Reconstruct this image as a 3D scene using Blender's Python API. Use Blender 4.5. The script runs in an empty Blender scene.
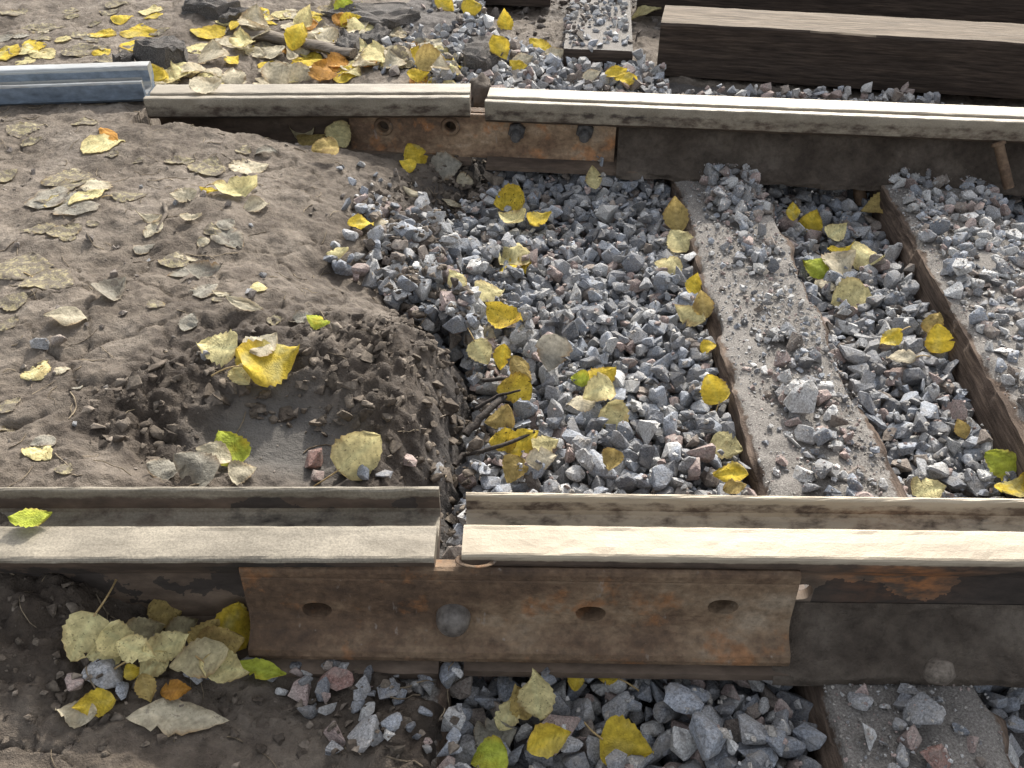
import bpy, bmesh, math, random
import numpy as np
from mathutils import Vector, Matrix, Quaternion
R = math.radians
random.seed(7); rng = np.random.default_rng(7)
S = bpy.context.scene
C = S.collection

# ---------------------------------------------------------------- camera
FPX, PITCH, CAMZ = 900.0, R(38.03), 1.033
cam = bpy.data.cameras.new('camera'); cam.sensor_width = 36; cam.lens = 36 * FPX / 1024
cam.clip_start = .02; cam.clip_end = 1000
co = bpy.data.objects.new('camera', cam); C.objects.link(co)
co.location = (0, 0, CAMZ); co.rotation_euler = (math.pi / 2 - PITCH, 0, 0)
S.camera = co
# ---------------------------------------------------------------- light
SUN_AZ, SUN_EL = R(16), R(36)
sdir = Vector((math.sin(SUN_AZ) * math.cos(SUN_EL), math.cos(SUN_AZ) * math.cos(SUN_EL), math.sin(SUN_EL)))
w = bpy.data.worlds.new('World'); S.world = w; w.use_nodes = True
nt = w.node_tree; bg = nt.nodes['Background']
sky = nt.nodes.new('ShaderNodeTexSky'); sky.sky_type = 'NISHITA'; sky.sun_disc = False
sky.sun_elevation = SUN_EL; sky.sun_rotation = SUN_AZ
sky.air_density = 1.0; sky.dust_density = 4.0; sky.ozone_density = 0.5
thin = nt.nodes.new('ShaderNodeHueSaturation'); thin.inputs['Saturation'].default_value = .28      # thin milky cloud takes the blue out of the sky
nt.links.new(sky.outputs[0], thin.inputs['Color']); nt.links.new(thin.outputs[0], bg.inputs[0]); bg.inputs[1].default_value = 0.15
sl = bpy.data.lights.new('sun', 'SUN'); sl.energy = 2.3; sl.angle = R(1.0); sl.color = (1, .935, .83)
so = bpy.data.objects.new('sun', sl); C.objects.link(so); so.rotation_euler = sdir.to_track_quat('Z', 'Y').to_euler()
so.location = (0, 3, 5)
S.view_settings.view_transform = 'Standard'; S.view_settings.look = 'None'
S.view_settings.gamma = 1; S.view_settings.exposure = 1.12

# ---------------------------------------------------------------- picture <-> place
sp, cp = math.sin(PITCH), math.cos(PITCH)
def ray(px, py):
    u = (px - 512) / FPX; v = (py - 384) / FPX
    return np.array((u, cp - v * sp, -sp - v * cp))
def at(px, py, z=0.0):
    d = ray(px, py); t = (z - CAMZ) / d[2]
    return np.array((d[0] * t, d[1] * t, z))
def depth_of(p):
    return p[1] * cp - (p[2] - CAMZ) * sp
def proj(p):
    d = depth_of(p); return (512 + FPX * p[0] / d, 384 - FPX * (p[1] * sp + (p[2] - CAMZ) * cp) / d)

# ---------------------------------------------------------------- noise
def _h(ix, iy, seed):
    n = (ix.astype(np.int64) * 374761393 + iy.astype(np.int64) * 668265263 + seed * 974634777) & 0x7fffffff
    n = ((n ^ (n >> 13)) * 1274126177) & 0x7fffffff
    n = ((n ^ (n >> 16)) * 69069) & 0x7fffffff
    return (n >> 7).astype(np.float64) % 65536 / 65535.0
def vnoise(x, y, seed=0):
    x = np.asarray(x, float); y = np.asarray(y, float)
    ix = np.floor(x); iy = np.floor(y); fx = x - ix; fy = y - iy
    fx = fx * fx * fx * (fx * (fx * 6 - 15) + 10); fy = fy * fy * fy * (fy * (fy * 6 - 15) + 10)
    a = _h(ix, iy, seed); b = _h(ix + 1, iy, seed); c = _h(ix, iy + 1, seed); d = _h(ix + 1, iy + 1, seed)
    return (a + (b - a) * fx) * (1 - fy) + (c + (d - c) * fx) * fy
def fbm(x, y, seed=0, octv=4, gain=.5):
    s = 0; a = 1; t = 0
    for k in range(octv):
        ca, sa = math.cos(.6 * k + .3), math.sin(.6 * k + .3)
        s = s + a * (vnoise(x * ca - y * sa + 17 * k, x * sa + y * ca, seed + k) * 2 - 1); t += a
        x = x * 2.03; y = y * 2.03; a *= gain
    return s / t
def worley(x, y, seed=0):
    ix = np.floor(x); iy = np.floor(y)
    f1 = np.full(np.shape(x), 9.0); f2 = f1.copy()
    for dx in (-1, 0, 1):
        for dy in (-1, 0, 1):
            cx = ix + dx; cy = iy + dy
            qx = cx + _h(cx, cy, seed); qy = cy + _h(cx, cy, seed + 5)
            d = np.hypot(x - qx, y - qy)
            f2 = np.minimum(f2, np.maximum(f1, d)); f1 = np.minimum(f1, d)
    return f1, f2
def sstep(a, b, x):
    t = np.clip((x - a) / (b - a), 0, 1); return t * t * (3 - 2 * t)

# ---------------------------------------------------------------- object helpers
def link(o): C.objects.link(o); return o
def tag(o, label=None, cat=None, group=None, kind=None):
    if label: o['label'] = label
    if cat: o['category'] = cat
    if group: o['group'] = group
    if kind: o['kind'] = kind
    return o
def meshobj(name, verts, faces, mat=None, loc=(0, 0, 0), parent=None, smooth=None, col=None, attr=None):
    me = bpy.data.meshes.new(name)
    verts = np.asarray(verts, float) - np.asarray(loc, float)
    if isinstance(faces, np.ndarray) and faces.ndim == 2:
        nf, k = faces.shape
        me.vertices.add(len(verts)); me.vertices.foreach_set('co', verts.astype(np.float32).ravel())
        me.loops.add(nf * k); me.loops.foreach_set('vertex_index', faces.astype(np.int32).ravel())
        me.polygons.add(nf); me.polygons.foreach_set('loop_start', np.arange(0, nf * k, k, dtype=np.int32))
        me.update(calc_edges=True)
    else:
        me.from_pydata(verts.tolist(), [], faces)
    if smooth is not None:
        me.polygons.foreach_set('use_smooth', np.ones(len(me.polygons), bool))
        if smooth < 180: me.set_sharp_from_angle(angle=R(smooth))
    setattrs(me, col, attr)
    if mat: me.materials.append(mat)
    me.update(); me.validate()
    o = bpy.data.objects.new(name, me); o.location = loc; link(o)
    if parent:
        o.parent = parent; o.location = Vector(loc) - world_loc(parent)
    return o
def setattrs(me, col=None, attr=None):
    if col is not None:
        a = me.attributes.new('Col', 'FLOAT_COLOR', 'POINT')
        c4 = np.ones((len(me.vertices), 4), np.float32); c4[:, :3] = col
        a.data.foreach_set('color', c4.ravel())
    for k, v in (attr or {}).items():
        a = me.attributes.new(k, 'FLOAT', 'POINT'); a.data.foreach_set('value', np.asarray(v, np.float32))
def world_loc(o):
    l = Vector(o.location)
    return l + world_loc(o.parent) if o.parent else l
def empty(name, loc):
    o = bpy.data.objects.new(name, None); o.empty_display_size = .05; o.location = loc; return link(o)
def gridfaces(nu, nv, closed=False):
    i, j = np.meshgrid(np.arange(nu - 1), np.arange(nv if closed else nv - 1), indexing='ij')
    a = (i * nv + j).ravel(); b = (i * nv + (j + 1) % nv).ravel()
    return np.stack([a, b, b + nv, a + nv], 1)

# ---------------------------------------------------------------- materials
class M:
    def __init__(s, name, rough=.8, metal=0, spec=.3):
        s.m = bpy.data.materials.new(name); s.m.use_nodes = True; s.t = s.m.node_tree
        s.b = s.t.nodes['Principled BSDF']; s.o = s.t.nodes['Material Output']
        s.b.inputs['Roughness'].default_value = rough; s.b.inputs['Metallic'].default_value = metal
        s.b.inputs['Specular IOR Level'].default_value = spec
        s.co = s.n('ShaderNodeTexCoord').outputs['Object']
    def n(s, t, **k):
        n = s.t.nodes.new(t)
        for a, v in k.items(): setattr(n, a, v)
        return n
    def l(s, a, b): s.t.links.new(a, b)
    def put(s, sock, v):
        if hasattr(v, 'links') or hasattr(v, 'is_linked'): s.l(v, sock)
        else: sock.default_value = v
    def noise(s, scale, detail=4, rough=.55, stretch=None, dist=0):
        n = s.n('ShaderNodeTexNoise'); n.inputs['Scale'].default_value = scale
        n.inputs['Detail'].default_value = detail; n.inputs['Roughness'].default_value = rough
        n.inputs['Distortion'].default_value = dist
        c = s.co
        if stretch:
            mp = s.n('ShaderNodeMapping'); mp.inputs['Scale'].default_value = stretch; s.l(c, mp.inputs[0]); c = mp.outputs[0]
        s.l(c, n.inputs['Vector']); return n.outputs['Fac']
    def vor(s, scale, feat='F1'):
        n = s.n('ShaderNodeTexVoronoi', feature=feat); n.inputs['Scale'].default_value = scale; s.l(s.co, n.inputs['Vector'])
        return n
    def ramp(s, f, *st):
        r = s.n('ShaderNodeValToRGB'); e = r.color_ramp.elements
        while len(e) < len(st): e.new(.5)
        for q, (p, c) in zip(e, st):
            q.position = p; q.color = (c, c, c, 1) if isinstance(c, (int, float)) else (*c, 1)
        s.l(f, r.inputs[0]); return r.outputs[0]
    def mix(s, f, a, b, mode='MIX'):
        n = s.n('ShaderNodeMix', data_type='RGBA', blend_type=mode)
        s.put(n.inputs[0], f)
        for k, v in ((6, a), (7, b)):
            s.put(n.inputs[k], (*v, 1) if isinstance(v, tuple) else v)
        return n.outputs[2]
    def math(s, op, a, b=0.0, clamp=False):
        n = s.n('ShaderNodeMath', operation=op, use_clamp=clamp); s.put(n.inputs[0], a); s.put(n.inputs[1], b); return n.outputs[0]
    def attr(s, name, fac=True):
        n = s.n('ShaderNodeAttribute', attribute_name=name); return n.outputs['Fac' if fac else 'Color']
    def bump(s, h, dist, strength=1):
        n = s.n('ShaderNodeBump'); n.inputs['Distance'].default_value = dist; n.inputs['Strength'].default_value = strength
        s.l(h, n.inputs['Height']); s.l(n.outputs[0], s.b.inputs['Normal']); return n
    def base(s, c): s.put(s.b.inputs['Base Color'], (*c, 1) if isinstance(c, tuple) else c)
    def rough(s, c): s.put(s.b.inputs['Roughness'], c)

def mat_mud():
    m = M('mud', .85, spec=.25)
    big = m.noise(5, 6, .6); fine = m.noise(70, 5, .65); tiny = m.noise(420, 3, .7)
    a = m.ramp(big, (.32, (.12, .099, .079)), (.5, (.186, .158, .129)), (.68, (.27, .236, .198)))
    b = m.ramp(fine, (.3, (.62, .6, .58)), (.5, (.92, .91, .9)), (.7, (1.15, 1.13, 1.1)))
    c = m.mix(1.0, a, b, 'MULTIPLY')
    sp_ = m.ramp(tiny, (.60, 0.0), (.74, 1.0))
    c = m.mix(m.math('MULTIPLY', sp_, .35), c, (.36, .33, .3))
    pat = m.ramp(m.noise(17, 6, .68), (.42, 0.0), (.62, .75)); c = m.mix(pat, c, m.mix(1.0, c, (.58, .56, .56), 'MULTIPLY'))
    moist_shade = m.attr('moist_shade')
    c = m.mix(moist_shade, c, m.mix(1.0, c, (.42, .39, .37), 'MULTIPLY'))
    silt = m.attr('silt')
    c = m.mix(silt, c, (.13, .122, .113))  # grey silt, its colour lowered to paint the shade in the hollow
    g = m.attr('grav')
    c = m.mix(g, c, m.ramp(tiny, (.35, (.05, .047, .045)), (.65, (.15, .14, .135))))
    m.base(c)
    m.rough(m.ramp(moist_shade, (0, .9), (1, .68)))
    h = m.math('ADD', fine, m.math('MULTIPLY', tiny, .35))
    m.bump(h, .008, 1.0)
    return m.m
def mat_crumb():
    m = M('mud_crumb', .88, spec=.2)
    c = m.mix(1.0, m.attr('Col', False), m.ramp(m.noise(160, 4), (.3, .55), (.7, 1.25)), 'MULTIPLY')
    m.base(c); m.bump(m.noise(300, 4, .7), .003, .8); return m.m
def mat_stone():
    m = M('crushed_granite', .85, spec=.18)
    col = m.attr('Col', False)
    v = m.noise(330, 3, .75); v2 = m.noise(60, 4, .6); v3 = m.noise(700, 2, .8)
    f = m.ramp(v, (.34, .5), (.5, .98), (.66, 1.45))
    c = m.mix(1.0, col, f, 'MULTIPLY')
    c = m.mix(m.math('MULTIPLY', m.ramp(v3, (.58, 0.0), (.68, 1.0)), .35), c, (.5, .49, .47))
    c = m.mix(m.math('MULTIPLY', m.ramp(v2, (.45, 0.0), (.65, 1.0)), .5), c, (.27, .25, .225))
    m.base(c); m.bump(m.math('ADD', v2, m.math('MULTIPLY', v, .5)), .004, .7); return m.m
def mat_rail(name, dark=1.0, blue=False):
    m = M(name, .7, .25, .4)
    st = (.25, 1, 1)
    n1 = m.noise(9, 5, .6, st); n2 = m.noise(55, 5, .65, (.5, 1, 1)); n3 = m.noise(300, 3, .7)
    if blue:
        c = m.ramp(n1, (.3, (.095, .125, .165)), (.55, (.17, .21, .26)), (.75, (.19, .18, .165)))  # blue tint is sky reflection put into the steel colour
        worn = (.36, .385, .41)
    else:
        c = m.ramp(n1, (.28, (.042 * dark, .033 * dark, .028 * dark)), (.47, (.095 * dark, .068 * dark, .05 * dark)), (.62, (.15 * dark, .11 * dark, .08 * dark)), (.8, (.19 * dark, .16 * dark, .13 * dark)))
        rp = m.attr('rust')
        rr = m.math('MULTIPLY', m.ramp(n2, (.38, 0.0), (.6, 1.0)), rp)
        c = m.mix(rr, c, (.30, .125, .045))
        wt = m.attr('wet')
        wm = m.math('GREATER_THAN', m.math('ADD', wt, m.math('MULTIPLY', m.math('SUBTRACT', m.noise(26, 4, .6), .5), .9)), .5)
        c = m.mix(m.math('MULTIPLY', wm, .8), c, (.03, .026, .024))
        worn = (.42, .37, .295)
    c = m.mix(1.0, c, m.ramp(n2, (.3, .62), (.7, 1.3)), 'MULTIPLY')
    wa = m.attr('worn')
    wn = m.mix(1.0, worn, m.ramp(n1, (.3, (.66, .62, .57)), (.5, (.95, .92, .86)), (.7, (1.08, 1.06, 1.04))), 'MULTIPLY')
    wn = m.mix(m.math('MULTIPLY', m.ramp(m.noise(30, 6, .75, (.22, 1, 1)), (.5, 0.0), (.72, 1.0)), .55), wn, (.2, .165, .13))
    wn = m.mix(m.math('MULTIPLY', m.ramp(n3, (.6, 0.0), (.7, 1.0)), .4), wn, (.2, .16, .12))
    f = m.math('ADD', wa, m.math('MULTIPLY', m.math('SUBTRACT', n2, .5), .7))
    f = m.ramp(f, (.42, 0.0), (.58, 1.0))
    du = m.attr('dull')
    wn = m.mix(m.math('MULTIPLY', du, m.ramp(n1, (.3, 1.0), (.75, .55))), wn, m.mix(1.0, m.ramp(m.noise(20, 5, .65, (.35, 1, 1)), (.3, (.125, .108, .082)), (.55, (.215, .19, .148)), (.75, (.31, .275, .215))), m.ramp(n3, (.35, .75), (.65, 1.15)), 'MULTIPLY'))
    c = m.mix(f, c, wn)
    m.base(c)
    m.put(m.b.inputs['Metallic'], m.math('MULTIPLY', f, .12 if not blue else .5))
    m.rough(m.ramp(f, (0, .78 if not blue else .45), (1, .58 if not blue else .38)))
    m.bump(m.math('ADD', n2, m.math('MULTIPLY', n3, .3)), .0016, .7)
    return m.m
def mat_rust(name, k=1.0):
    m = M(name, .75, .15, .35)
    n1 = m.noise(6.5, 6, .68, (.7, 1, 1.3)); n2 = m.noise(90, 5, .7); n3 = m.noise(16, 5, .62)
    c = m.ramp(n1, (.34, (.045 * k, .030 * k, .021 * k)), (.48, (.10 * k, .064 * k, .040 * k)), (.58, (.165 * k, .115 * k, .073 * k)), (.7, (.225 * k, .178 * k, .128 * k)))
    c = m.mix(m.math('MULTIPLY', m.ramp(n3, (.56, 0.0), (.66, 1.0)), .65), c, (.22 * k, .098 * k, .038 * k))
    c = m.mix(1.0, c, m.ramp(n2, (.3, .6), (.7, 1.3)), 'MULTIPLY')
    sc = m.math('MULTIPLY', m.ramp(m.noise(60, 3, .6, (1, 1, .3)), (.66, 0.0), (.72, 1.0)), .5)
    c = m.mix(sc, c, (.3, .265, .23))
    m.base(c); m.rough(m.ramp(n2, (.3, .62), (.7, .85))); m.bump(n2, .003, .8); return m.m
def mat_wood(name, c0, c1, c2, sand=True, axis=1):
    m = M(name, .85, spec=.2)
    st = (1, .07, 1) if axis == 1 else (.07, 1, 1)
    g = m.noise(60, 6, .7, st, .3); g2 = m.noise(190, 3, .6, st); b = m.noise(9, 4)
    c = m.ramp(g, (.3, c0), (.5, c1), (.72, c2))
    c = m.mix(1.0, c, m.ramp(g2, (.35, .55), (.65, 1.2)), 'MULTIPLY')
    if sand:
        a = m.attr('sand'); t = m.noise(330, 3, .8); u = m.noise(900, 1, .8)
        sc = m.ramp(t, (.3, (.105, .096, .087)), (.5, (.205, .19, .174)), (.7, (.35, .33, .305)))
        f = m.ramp(m.math('ADD', a, m.math('MULTIPLY', m.math('SUBTRACT', m.noise(35, 5, .65), .5), 1.3)), (.42, 0.0), (.58, 1.0))
        c = m.mix(f, c, sc)
        m.bump(m.math('ADD', m.math('MULTIPLY', g, .8), t), .004, .9)
    else:
        m.bump(m.math('ADD', g, m.math('MULTIPLY', g2, .5)), .003, .8)
    m.base(c); return m.m
def mat_leaf():
    m = M('leaf', .78, spec=.18)
    c = m.attr('Col', False)
    sp_ = m.math('MULTIPLY', m.ramp(m.noise(260, 2, .5), (.62, 0.0), (.68, 1.0)), m.attr('spot'))
    c = m.mix(sp_, c, (.05, .035, .015))
    c = m.mix(1.0, c, m.ramp(m.noise(90, 4, .6), (.3, .62), (.7, 1.18)), 'MULTIPLY')
    dn = m.math('ADD', m.attr('dirt'), m.math('MULTIPLY', m.math('SUBTRACT', m.noise(75, 6, .7), .5), 1.7))
    mud = m.ramp(m.noise(150, 4), (.3, (.105, .088, .073)), (.7, (.205, .178, .15)))
    c = m.mix(m.ramp(dn, (.42, 0.0), (.62, .9)), c, mud)
    m.base(c)
    tr = m.n('ShaderNodeBsdfTranslucent'); m.l(c, tr.inputs[0])
    mx = m.n('ShaderNodeMixShader'); mx.inputs[0].default_value = .3
    m.l(m.b.outputs[0], mx.inputs[1]); m.l(tr.outputs[0], mx.inputs[2]); m.l(mx.outputs[0], m.o.inputs[0])
    m.bump(m.math('ADD', m.noise(110, 5, .65), m.math('MULTIPLY', m.noise(420, 2), .4)), .004, .8); return m.m
def mat_plain(name, c0, c1, rough=.8, scale=90):
    m = M(name, rough); n = m.noise(scale, 5, .65)
    m.base(m.ramp(n, (.3, c0), (.7, c1))); m.bump(n, .004, .8); return m.m
def mat_asphalt():
    m = M('old_asphalt', .9, spec=.2)
    v = m.noise(260, 4, .75); b = m.noise(14, 4)
    c = m.ramp(v, (.34, (.05, .048, .047)), (.55, (.1, .097, .093)), (.7, (.24, .23, .22)))
    c = m.mix(m.ramp(b, (.36, .25), (.6, .9)), c, (.15, .134, .12)); c = m.mix(1.0, c, m.ramp(v, (.35, .6), (.65, 1.2)), 'MULTIPLY'); m.base(c); m.bump(v, .006, 1); return m.m

MUD, CRUMB, STONE, LEAF = mat_mud(), mat_crumb(), mat_stone(), mat_leaf()
RAIL, FARRAIL, SKYTINTRAIL = mat_rail('rusty_rail_steel'), mat_rail('dusty_rail_steel', .9), mat_rail('sky_tinted_rail_steel', blue=True)
RUST, RUSTFAR, RUSTDARK = mat_rust('rusty_steel', 1.28), mat_rust('orange_rusty_steel', 1.75), mat_rust('dark_rusty_steel', .9)
IRON = mat_plain('greasy_iron', (.03, .029, .03), (.10, .095, .09), .42, 120)
SLEEPER = mat_wood('old_sleeper_wood', (.055, .04, .032), (.12, .088, .068), (.22, .165, .125))
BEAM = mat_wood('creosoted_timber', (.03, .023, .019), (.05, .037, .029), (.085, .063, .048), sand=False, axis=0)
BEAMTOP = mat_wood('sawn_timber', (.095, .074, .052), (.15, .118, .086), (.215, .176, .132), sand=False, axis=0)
TWIG = mat_plain('dead_twig', (.02, .017, .015), (.065, .053, .045), .8, 160)
LATH = mat_wood('grey_lath', (.09, .075, .06), (.15, .125, .1), (.22, .19, .155), sand=False, axis=0)
STALK = mat_plain('leaf_stalk', (.28, .19, .08), (.45, .34, .17), .6, 200)
ASPHALT = mat_asphalt()

# ---------------------------------------------------------------- the lie of the land
bank_px = [(505, 140, 0), (500, 172, -.03), (472, 200, -.03), (448, 225, -.03), (440, 250, -.03), (446, 290, -.03), (466, 330, -.03), (480, 380, -.03),
           (481, 430, -.03), (466, 486, -.02), (457, 560, 0), (455, 668, 0), (461, 768, 0)]
bank = [at(*p)[:2] for p in bank_px]
bank = [np.array((bank[0][0] - .05, 2.75))] + bank + [np.array((bank[-1][0] - .03, -1.0))]
def bank_dist(x, y):
    """signed distance to the foot of the mud bank: positive on the mud side (left)"""
    best = np.full(np.shape(x), 1e9); sgn = np.ones(np.shape(x))
    for a, b in zip(bank[:-1], bank[1:]):
        d = b - a; L2 = d @ d
        t = np.clip(((x - a[0]) * d[0] + (y - a[1]) * d[1]) / L2, 0, 1)
        ex = x - a[0] - t * d[0]; ey = y - a[1] - t * d[1]
        q = np.hypot(ex, ey); cr = d[0] * (y - a[1]) - d[1] * (x - a[0])
        m = q < best; best = np.where(m, q, best); sgn = np.where(m, np.where(cr < 0, 1, -1), sgn)
    return best * sgn
mud_pts = [(0, 480, .165), (60, 475, .165), (0, 440, .165), (0, 400, .165), (80, 390, .165), (0, 300, .165), (100, 300, .165), (200, 300, .155), (0, 200, .16), (100, 200, .165),
    (200, 200, .16), (270, 200, .14), (0, 130, .155), (100, 130, .155), (180, 130, .155), (230, 135, .14), (290, 140, .06), (290, 118, .0), (330, 130, .03), (300, 165, .12), (350, 180, .09), (300, 220, .12),
    (330, 240, .07), (400, 190, .05), (440, 182, .01), (400, 240, .02), (430, 260, .0), (380, 290, .03), (430, 310, .03), (250, 300, .155), (330, 310, .12),
    (290, 350, .15), (370, 350, .14), (430, 355, .12), (350, 400, .12), (430, 400, .12), (462, 400, .06), (400, 430, .10), (440, 440, .085), (455, 465, .04), (410, 470, .05), (445, 500, .05), (447, 540, .04),
    (180, 465, .05), (250, 460, .04), (300, 455, .035), (340, 470, .035), (390, 472, .04), (140, 470, .07), (80, 430, .165), (100, 395, .165), (180, 385, .16), (250, 392, .145), (70, 470, .17),
    (-100, 480, .165), (-200, 300, .16), (-100, 200, .16), (-100, 100, .15),
    (0, 106, .15), (40, 105, .15), (80, 104, .15), (125, 103, .145), (150, 106, .14), (0, 88, .15), (80, 86, .15), (0, 566, .155), (-60, 570, .15), (40, 569, .145), (80, 572, .12), (0, 590, .13), (50, 592, .10), (0, 615, .10), (40, 640, .05), (110, 600, .03), (160, 620, .015), (220, 640, .01), (0, 680, .06), (60, 700, .035), (100, 725, .03), (200, 740, .02),
    (260, 690, .0), (340, 690, -.005), (420, 700, .015), (440, 740, .015), (300, 760, .01), (100, 768, .035), (0, 768, .05), (-100, 650, .1),
    (0, 50, .155), (100, 40, .155), (200, 60, .15), (300, 70, .13), (400, 70, .12), (450, 70, .10), (520, 74, .09), (600, 74, .07), (640, 76, .06), (800, 90, .05), (1000, 105, .05),
    (0, 0, .16), (200, 0, .16), (400, 10, .12), (600, 15, .07), (800, 10, .05), (1000, 10, .05), (520, 10, .05)]
MP = np.array([at(*p) for p in mud_pts])
def mud_height(x, y):
    sh = x.shape; x = x.ravel(); y = y.ravel(); num = np.zeros(len(x)); den = np.zeros(len(x)) + 1e-300
    for p in MP:
        s = .055 * (.5 + p[1] * .65)
        d2 = (x - p[0]) ** 2 + (y - p[1]) ** 2
        k = 1 / (1 + (d2 / (s * s)) ** 1.7) + 1e-9
        num += k * p[2]; den += k
    return (num / den).reshape(sh)
# areas in the picture, carried to the place
def area(poly, z):
    return [at(a, b, z)[:2] for a, b in poly]
def inside(x, y, poly):
    r = np.zeros(np.shape(x), bool); n = len(poly)
    for i in range(n):
        (x1, y1), (x2, y2) = poly[i], poly[(i + 1) % n]
        c = ((y1 > y) != (y2 > y)) & (x < (x2 - x1) * (y - y1) / (y2 - y1 + 1e-12) + x1); r ^= c
    return r
def blob(x, y, px, py, z, rx):
    p = at(px, py, z); return np.exp(-(((x - p[0]) ** 2 + (y - p[1]) ** 2) / (rx * rx)))
# sleepers: centre lines and widths from the picture
SL = []
for (a, b, c, d, zt) in (((672, 170), (755, 495), (760, 175), (910, 495), 0.0), ((884, 185), (1022, 445), (984, 185), (1190, 445), .012)):
    A, B, Cc, D = at(*a, zt), at(*b, zt), at(*c, zt), at(*d, zt)
    SL.append([A, B, Cc, D, zt])
def sleeper_frame(s):
    A, B, Cc, D, zt = s
    p1 = (A + Cc) / 2; p0 = (B + D) / 2
    u = (p1 - p0)[:2]; u /= np.hypot(*u); v = np.array((u[1], -u[0]))
    wd = (abs((Cc - A)[:2] @ v) + abs((D - B)[:2] @ v)) / 2
    return p0[:2], u, v, wd, zt
FR = [sleeper_frame(s) for s in SL]
def on_sleeper(x, y, grow=0.0):
    r = np.zeros(np.shape(x), bool); lo, hi = (.3, 2.62)
    for p0, u, v, wd, zt in FR:
        q = (x - p0[0]) * v[0] + (y - p0[1]) * v[1]
        r |= (np.abs(q) < wd / 2 + grow) & (y > lo) & (y < hi)
    return r
FAR_Y = 2.42
def far_side(x, y): return sstep(2.42, 2.6, y)
def ground_z(x, y, detail=True):
    d = bank_dist(x, y) + .022 * fbm(x * 13, y * 13, 61, 3) + .008 * fbm(x * 50, y * 50, 62, 2); H = mud_height(x, y)
    wid = .14 + .05 * sstep(1.25, 1.6, y) - .09 * sstep(.72, .64, y)
    f = sstep(0, 1, np.clip(d / wid, 0, 1) ** .8)
    floor = -.10 + .012 * fbm(x * 6, y * 6, 40, 3)
    fs = far_side(x, y)
    mudmask = np.maximum(f, fs)
    # broken lumpy mud on the slopes, smooth trampled mud on the flat
    rough = np.clip(.8 * blob(x, y, 400, 390, .1, .22) + .9 * blob(x, y, 440, 430, .1, .1) + .8 * blob(x, y, 160, 430, .1, .14) + .9 * blob(x, y, 330, 400, .1, .14)
        + .7 * blob(x, y, 420, 200, .05, .2) + .5 * blob(x, y, 340, 280, .1, .15) + .6 * blob(x, y, 80, 610, .08, .13) + .55 * blob(x, y, 40, 660, .05, .12)
        + .35 * blob(x, y, 360, 690, 0, .15) + .5 * blob(x, y, 230, 400, .1, .15) + .4 * blob(x, y, 260, 330, .15, .12) + .5 * blob(x, y, 520, 40, .1, .4) + .5 * blob(x, y, 460, 500, .1, .08)
        + .9 * np.exp(-((d - .03) / .09) ** 2) * (1 - fs) * (y < 2.4), 0, 1)
    silt = np.clip(1.25 * blob(x, y, 285, 452, .04, .075) + .7 * blob(x, y, 330, 468, .04, .06) + .6 * blob(x, y, 230, 470, .04, .05), 0, 1)
    rough = rough * (1 - silt)
    if detail:
        wx = x + .02 * fbm(x * 18, y * 18, 3, 2); wy = y + .02 * fbm(x * 18, y * 18, 4, 2)
        a1, b1 = worley(wx * 24, wy * 24, 11); a2, b2 = worley(wx * 58 + 3, wy * 58, 12)
        clod = (np.sqrt(np.clip(1 - a1, 0, 1)) - .55) * .042 + (np.sqrt(np.clip(1 - a2, 0, 1)) - .5) * .02 + fbm(x * 130, y * 130, 9, 3) * .006
        flat = fbm(x * 5, y * 5, 20, 4) * .016 + fbm(x * 22, y * 22, 21, 4) * .010 + fbm(x * 95, y * 95, 22, 3, .6) * .0035 - .004 * np.abs(fbm(x * 45, y * 38, 23, 3)) + (np.sqrt(np.clip(1 - worley(wx * 75, wy * 60, 14)[0], 0, 1)) - .6) * .006 * sstep(.45, .65, vnoise(x * 9, y * 9, 15))
        # shallow cracks and foot marks
        a3, b3 = worley(wx * 7, wy * 7, 31)
        flat = flat - .010 * np.exp(-((b3 - a3) / .025) ** 2) * sstep(.5, .62, vnoise(x * 4, y * 4, 55)) - .018 * np.exp(-((y - at(15, 420, .16)[1] - .5 * (x - at(15, 420, .16)[0]) - .01 * fbm(x * 40, y * 3, 5, 2)) / .008) ** 2) * np.exp(-((x - at(15, 420, .16)[0]) / .045) ** 4)
        H = H + (flat * (1 - silt * .85)) * (1 - .5 * rough) + clod * rough
        floor = floor + fbm(x * 60, y * 60, 33, 2) * .006
    z = floor + (H - floor) * mudmask
    os_ = on_sleeper(x, y, .0)
    z = np.where(os_, np.minimum(z, -.08), z)
    # keep the earth below the running parts of the rails
    nl = (y > .66) & (y < .875)
    z = np.where(nl & (d <= .0), np.minimum(z, -.03), z)
    yr = sstep(.70, .745, y) * (1 - sstep(.862, .868, y))
    z = np.where((d > 0) & (yr > 0), np.minimum(z, z + (.07 - z) * yr * sstep(-.58, -.44, x)), z)
    yf = sstep(2.2, 2.26, y) * (1 - sstep(2.44, 2.5, y))
    z = z - np.maximum(z - .02, 0) * yf * (x > -.97)
    # the hollow under the far rail right of the blue rail
    moist_shade = np.clip(rough * 1.05 + .35 * sstep(.5, .7, vnoise(x * 3, y * 3, 77)) * 0 + .75 * (1 - mudmask), 0, 1)
    moist_shade = np.maximum(moist_shade, .9 * sstep(.86, .7, y) * .55)  # soil made darker in front of the near rail
    dark = inside(x, y, area([(470, 25), (560, 20), (660, 5), (1100, 30), (1100, -160), (480, -160)], .06))  # dark soil behind the timber, with shade put into its colour
    moist_shade = np.maximum(moist_shade, .9 * dark)
    grav = np.maximum((1 - mudmask), .8 * inside(x, y, area([(380, 80), (400, 20), (430, -10), (480, -10), (500, 30), (560, 60), (660, 75), (1060, 108), (1060, 120), (480, 95)], .09)))
    return z, dict(moist_shade=moist_shade, silt=silt, grav=grav)

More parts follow.
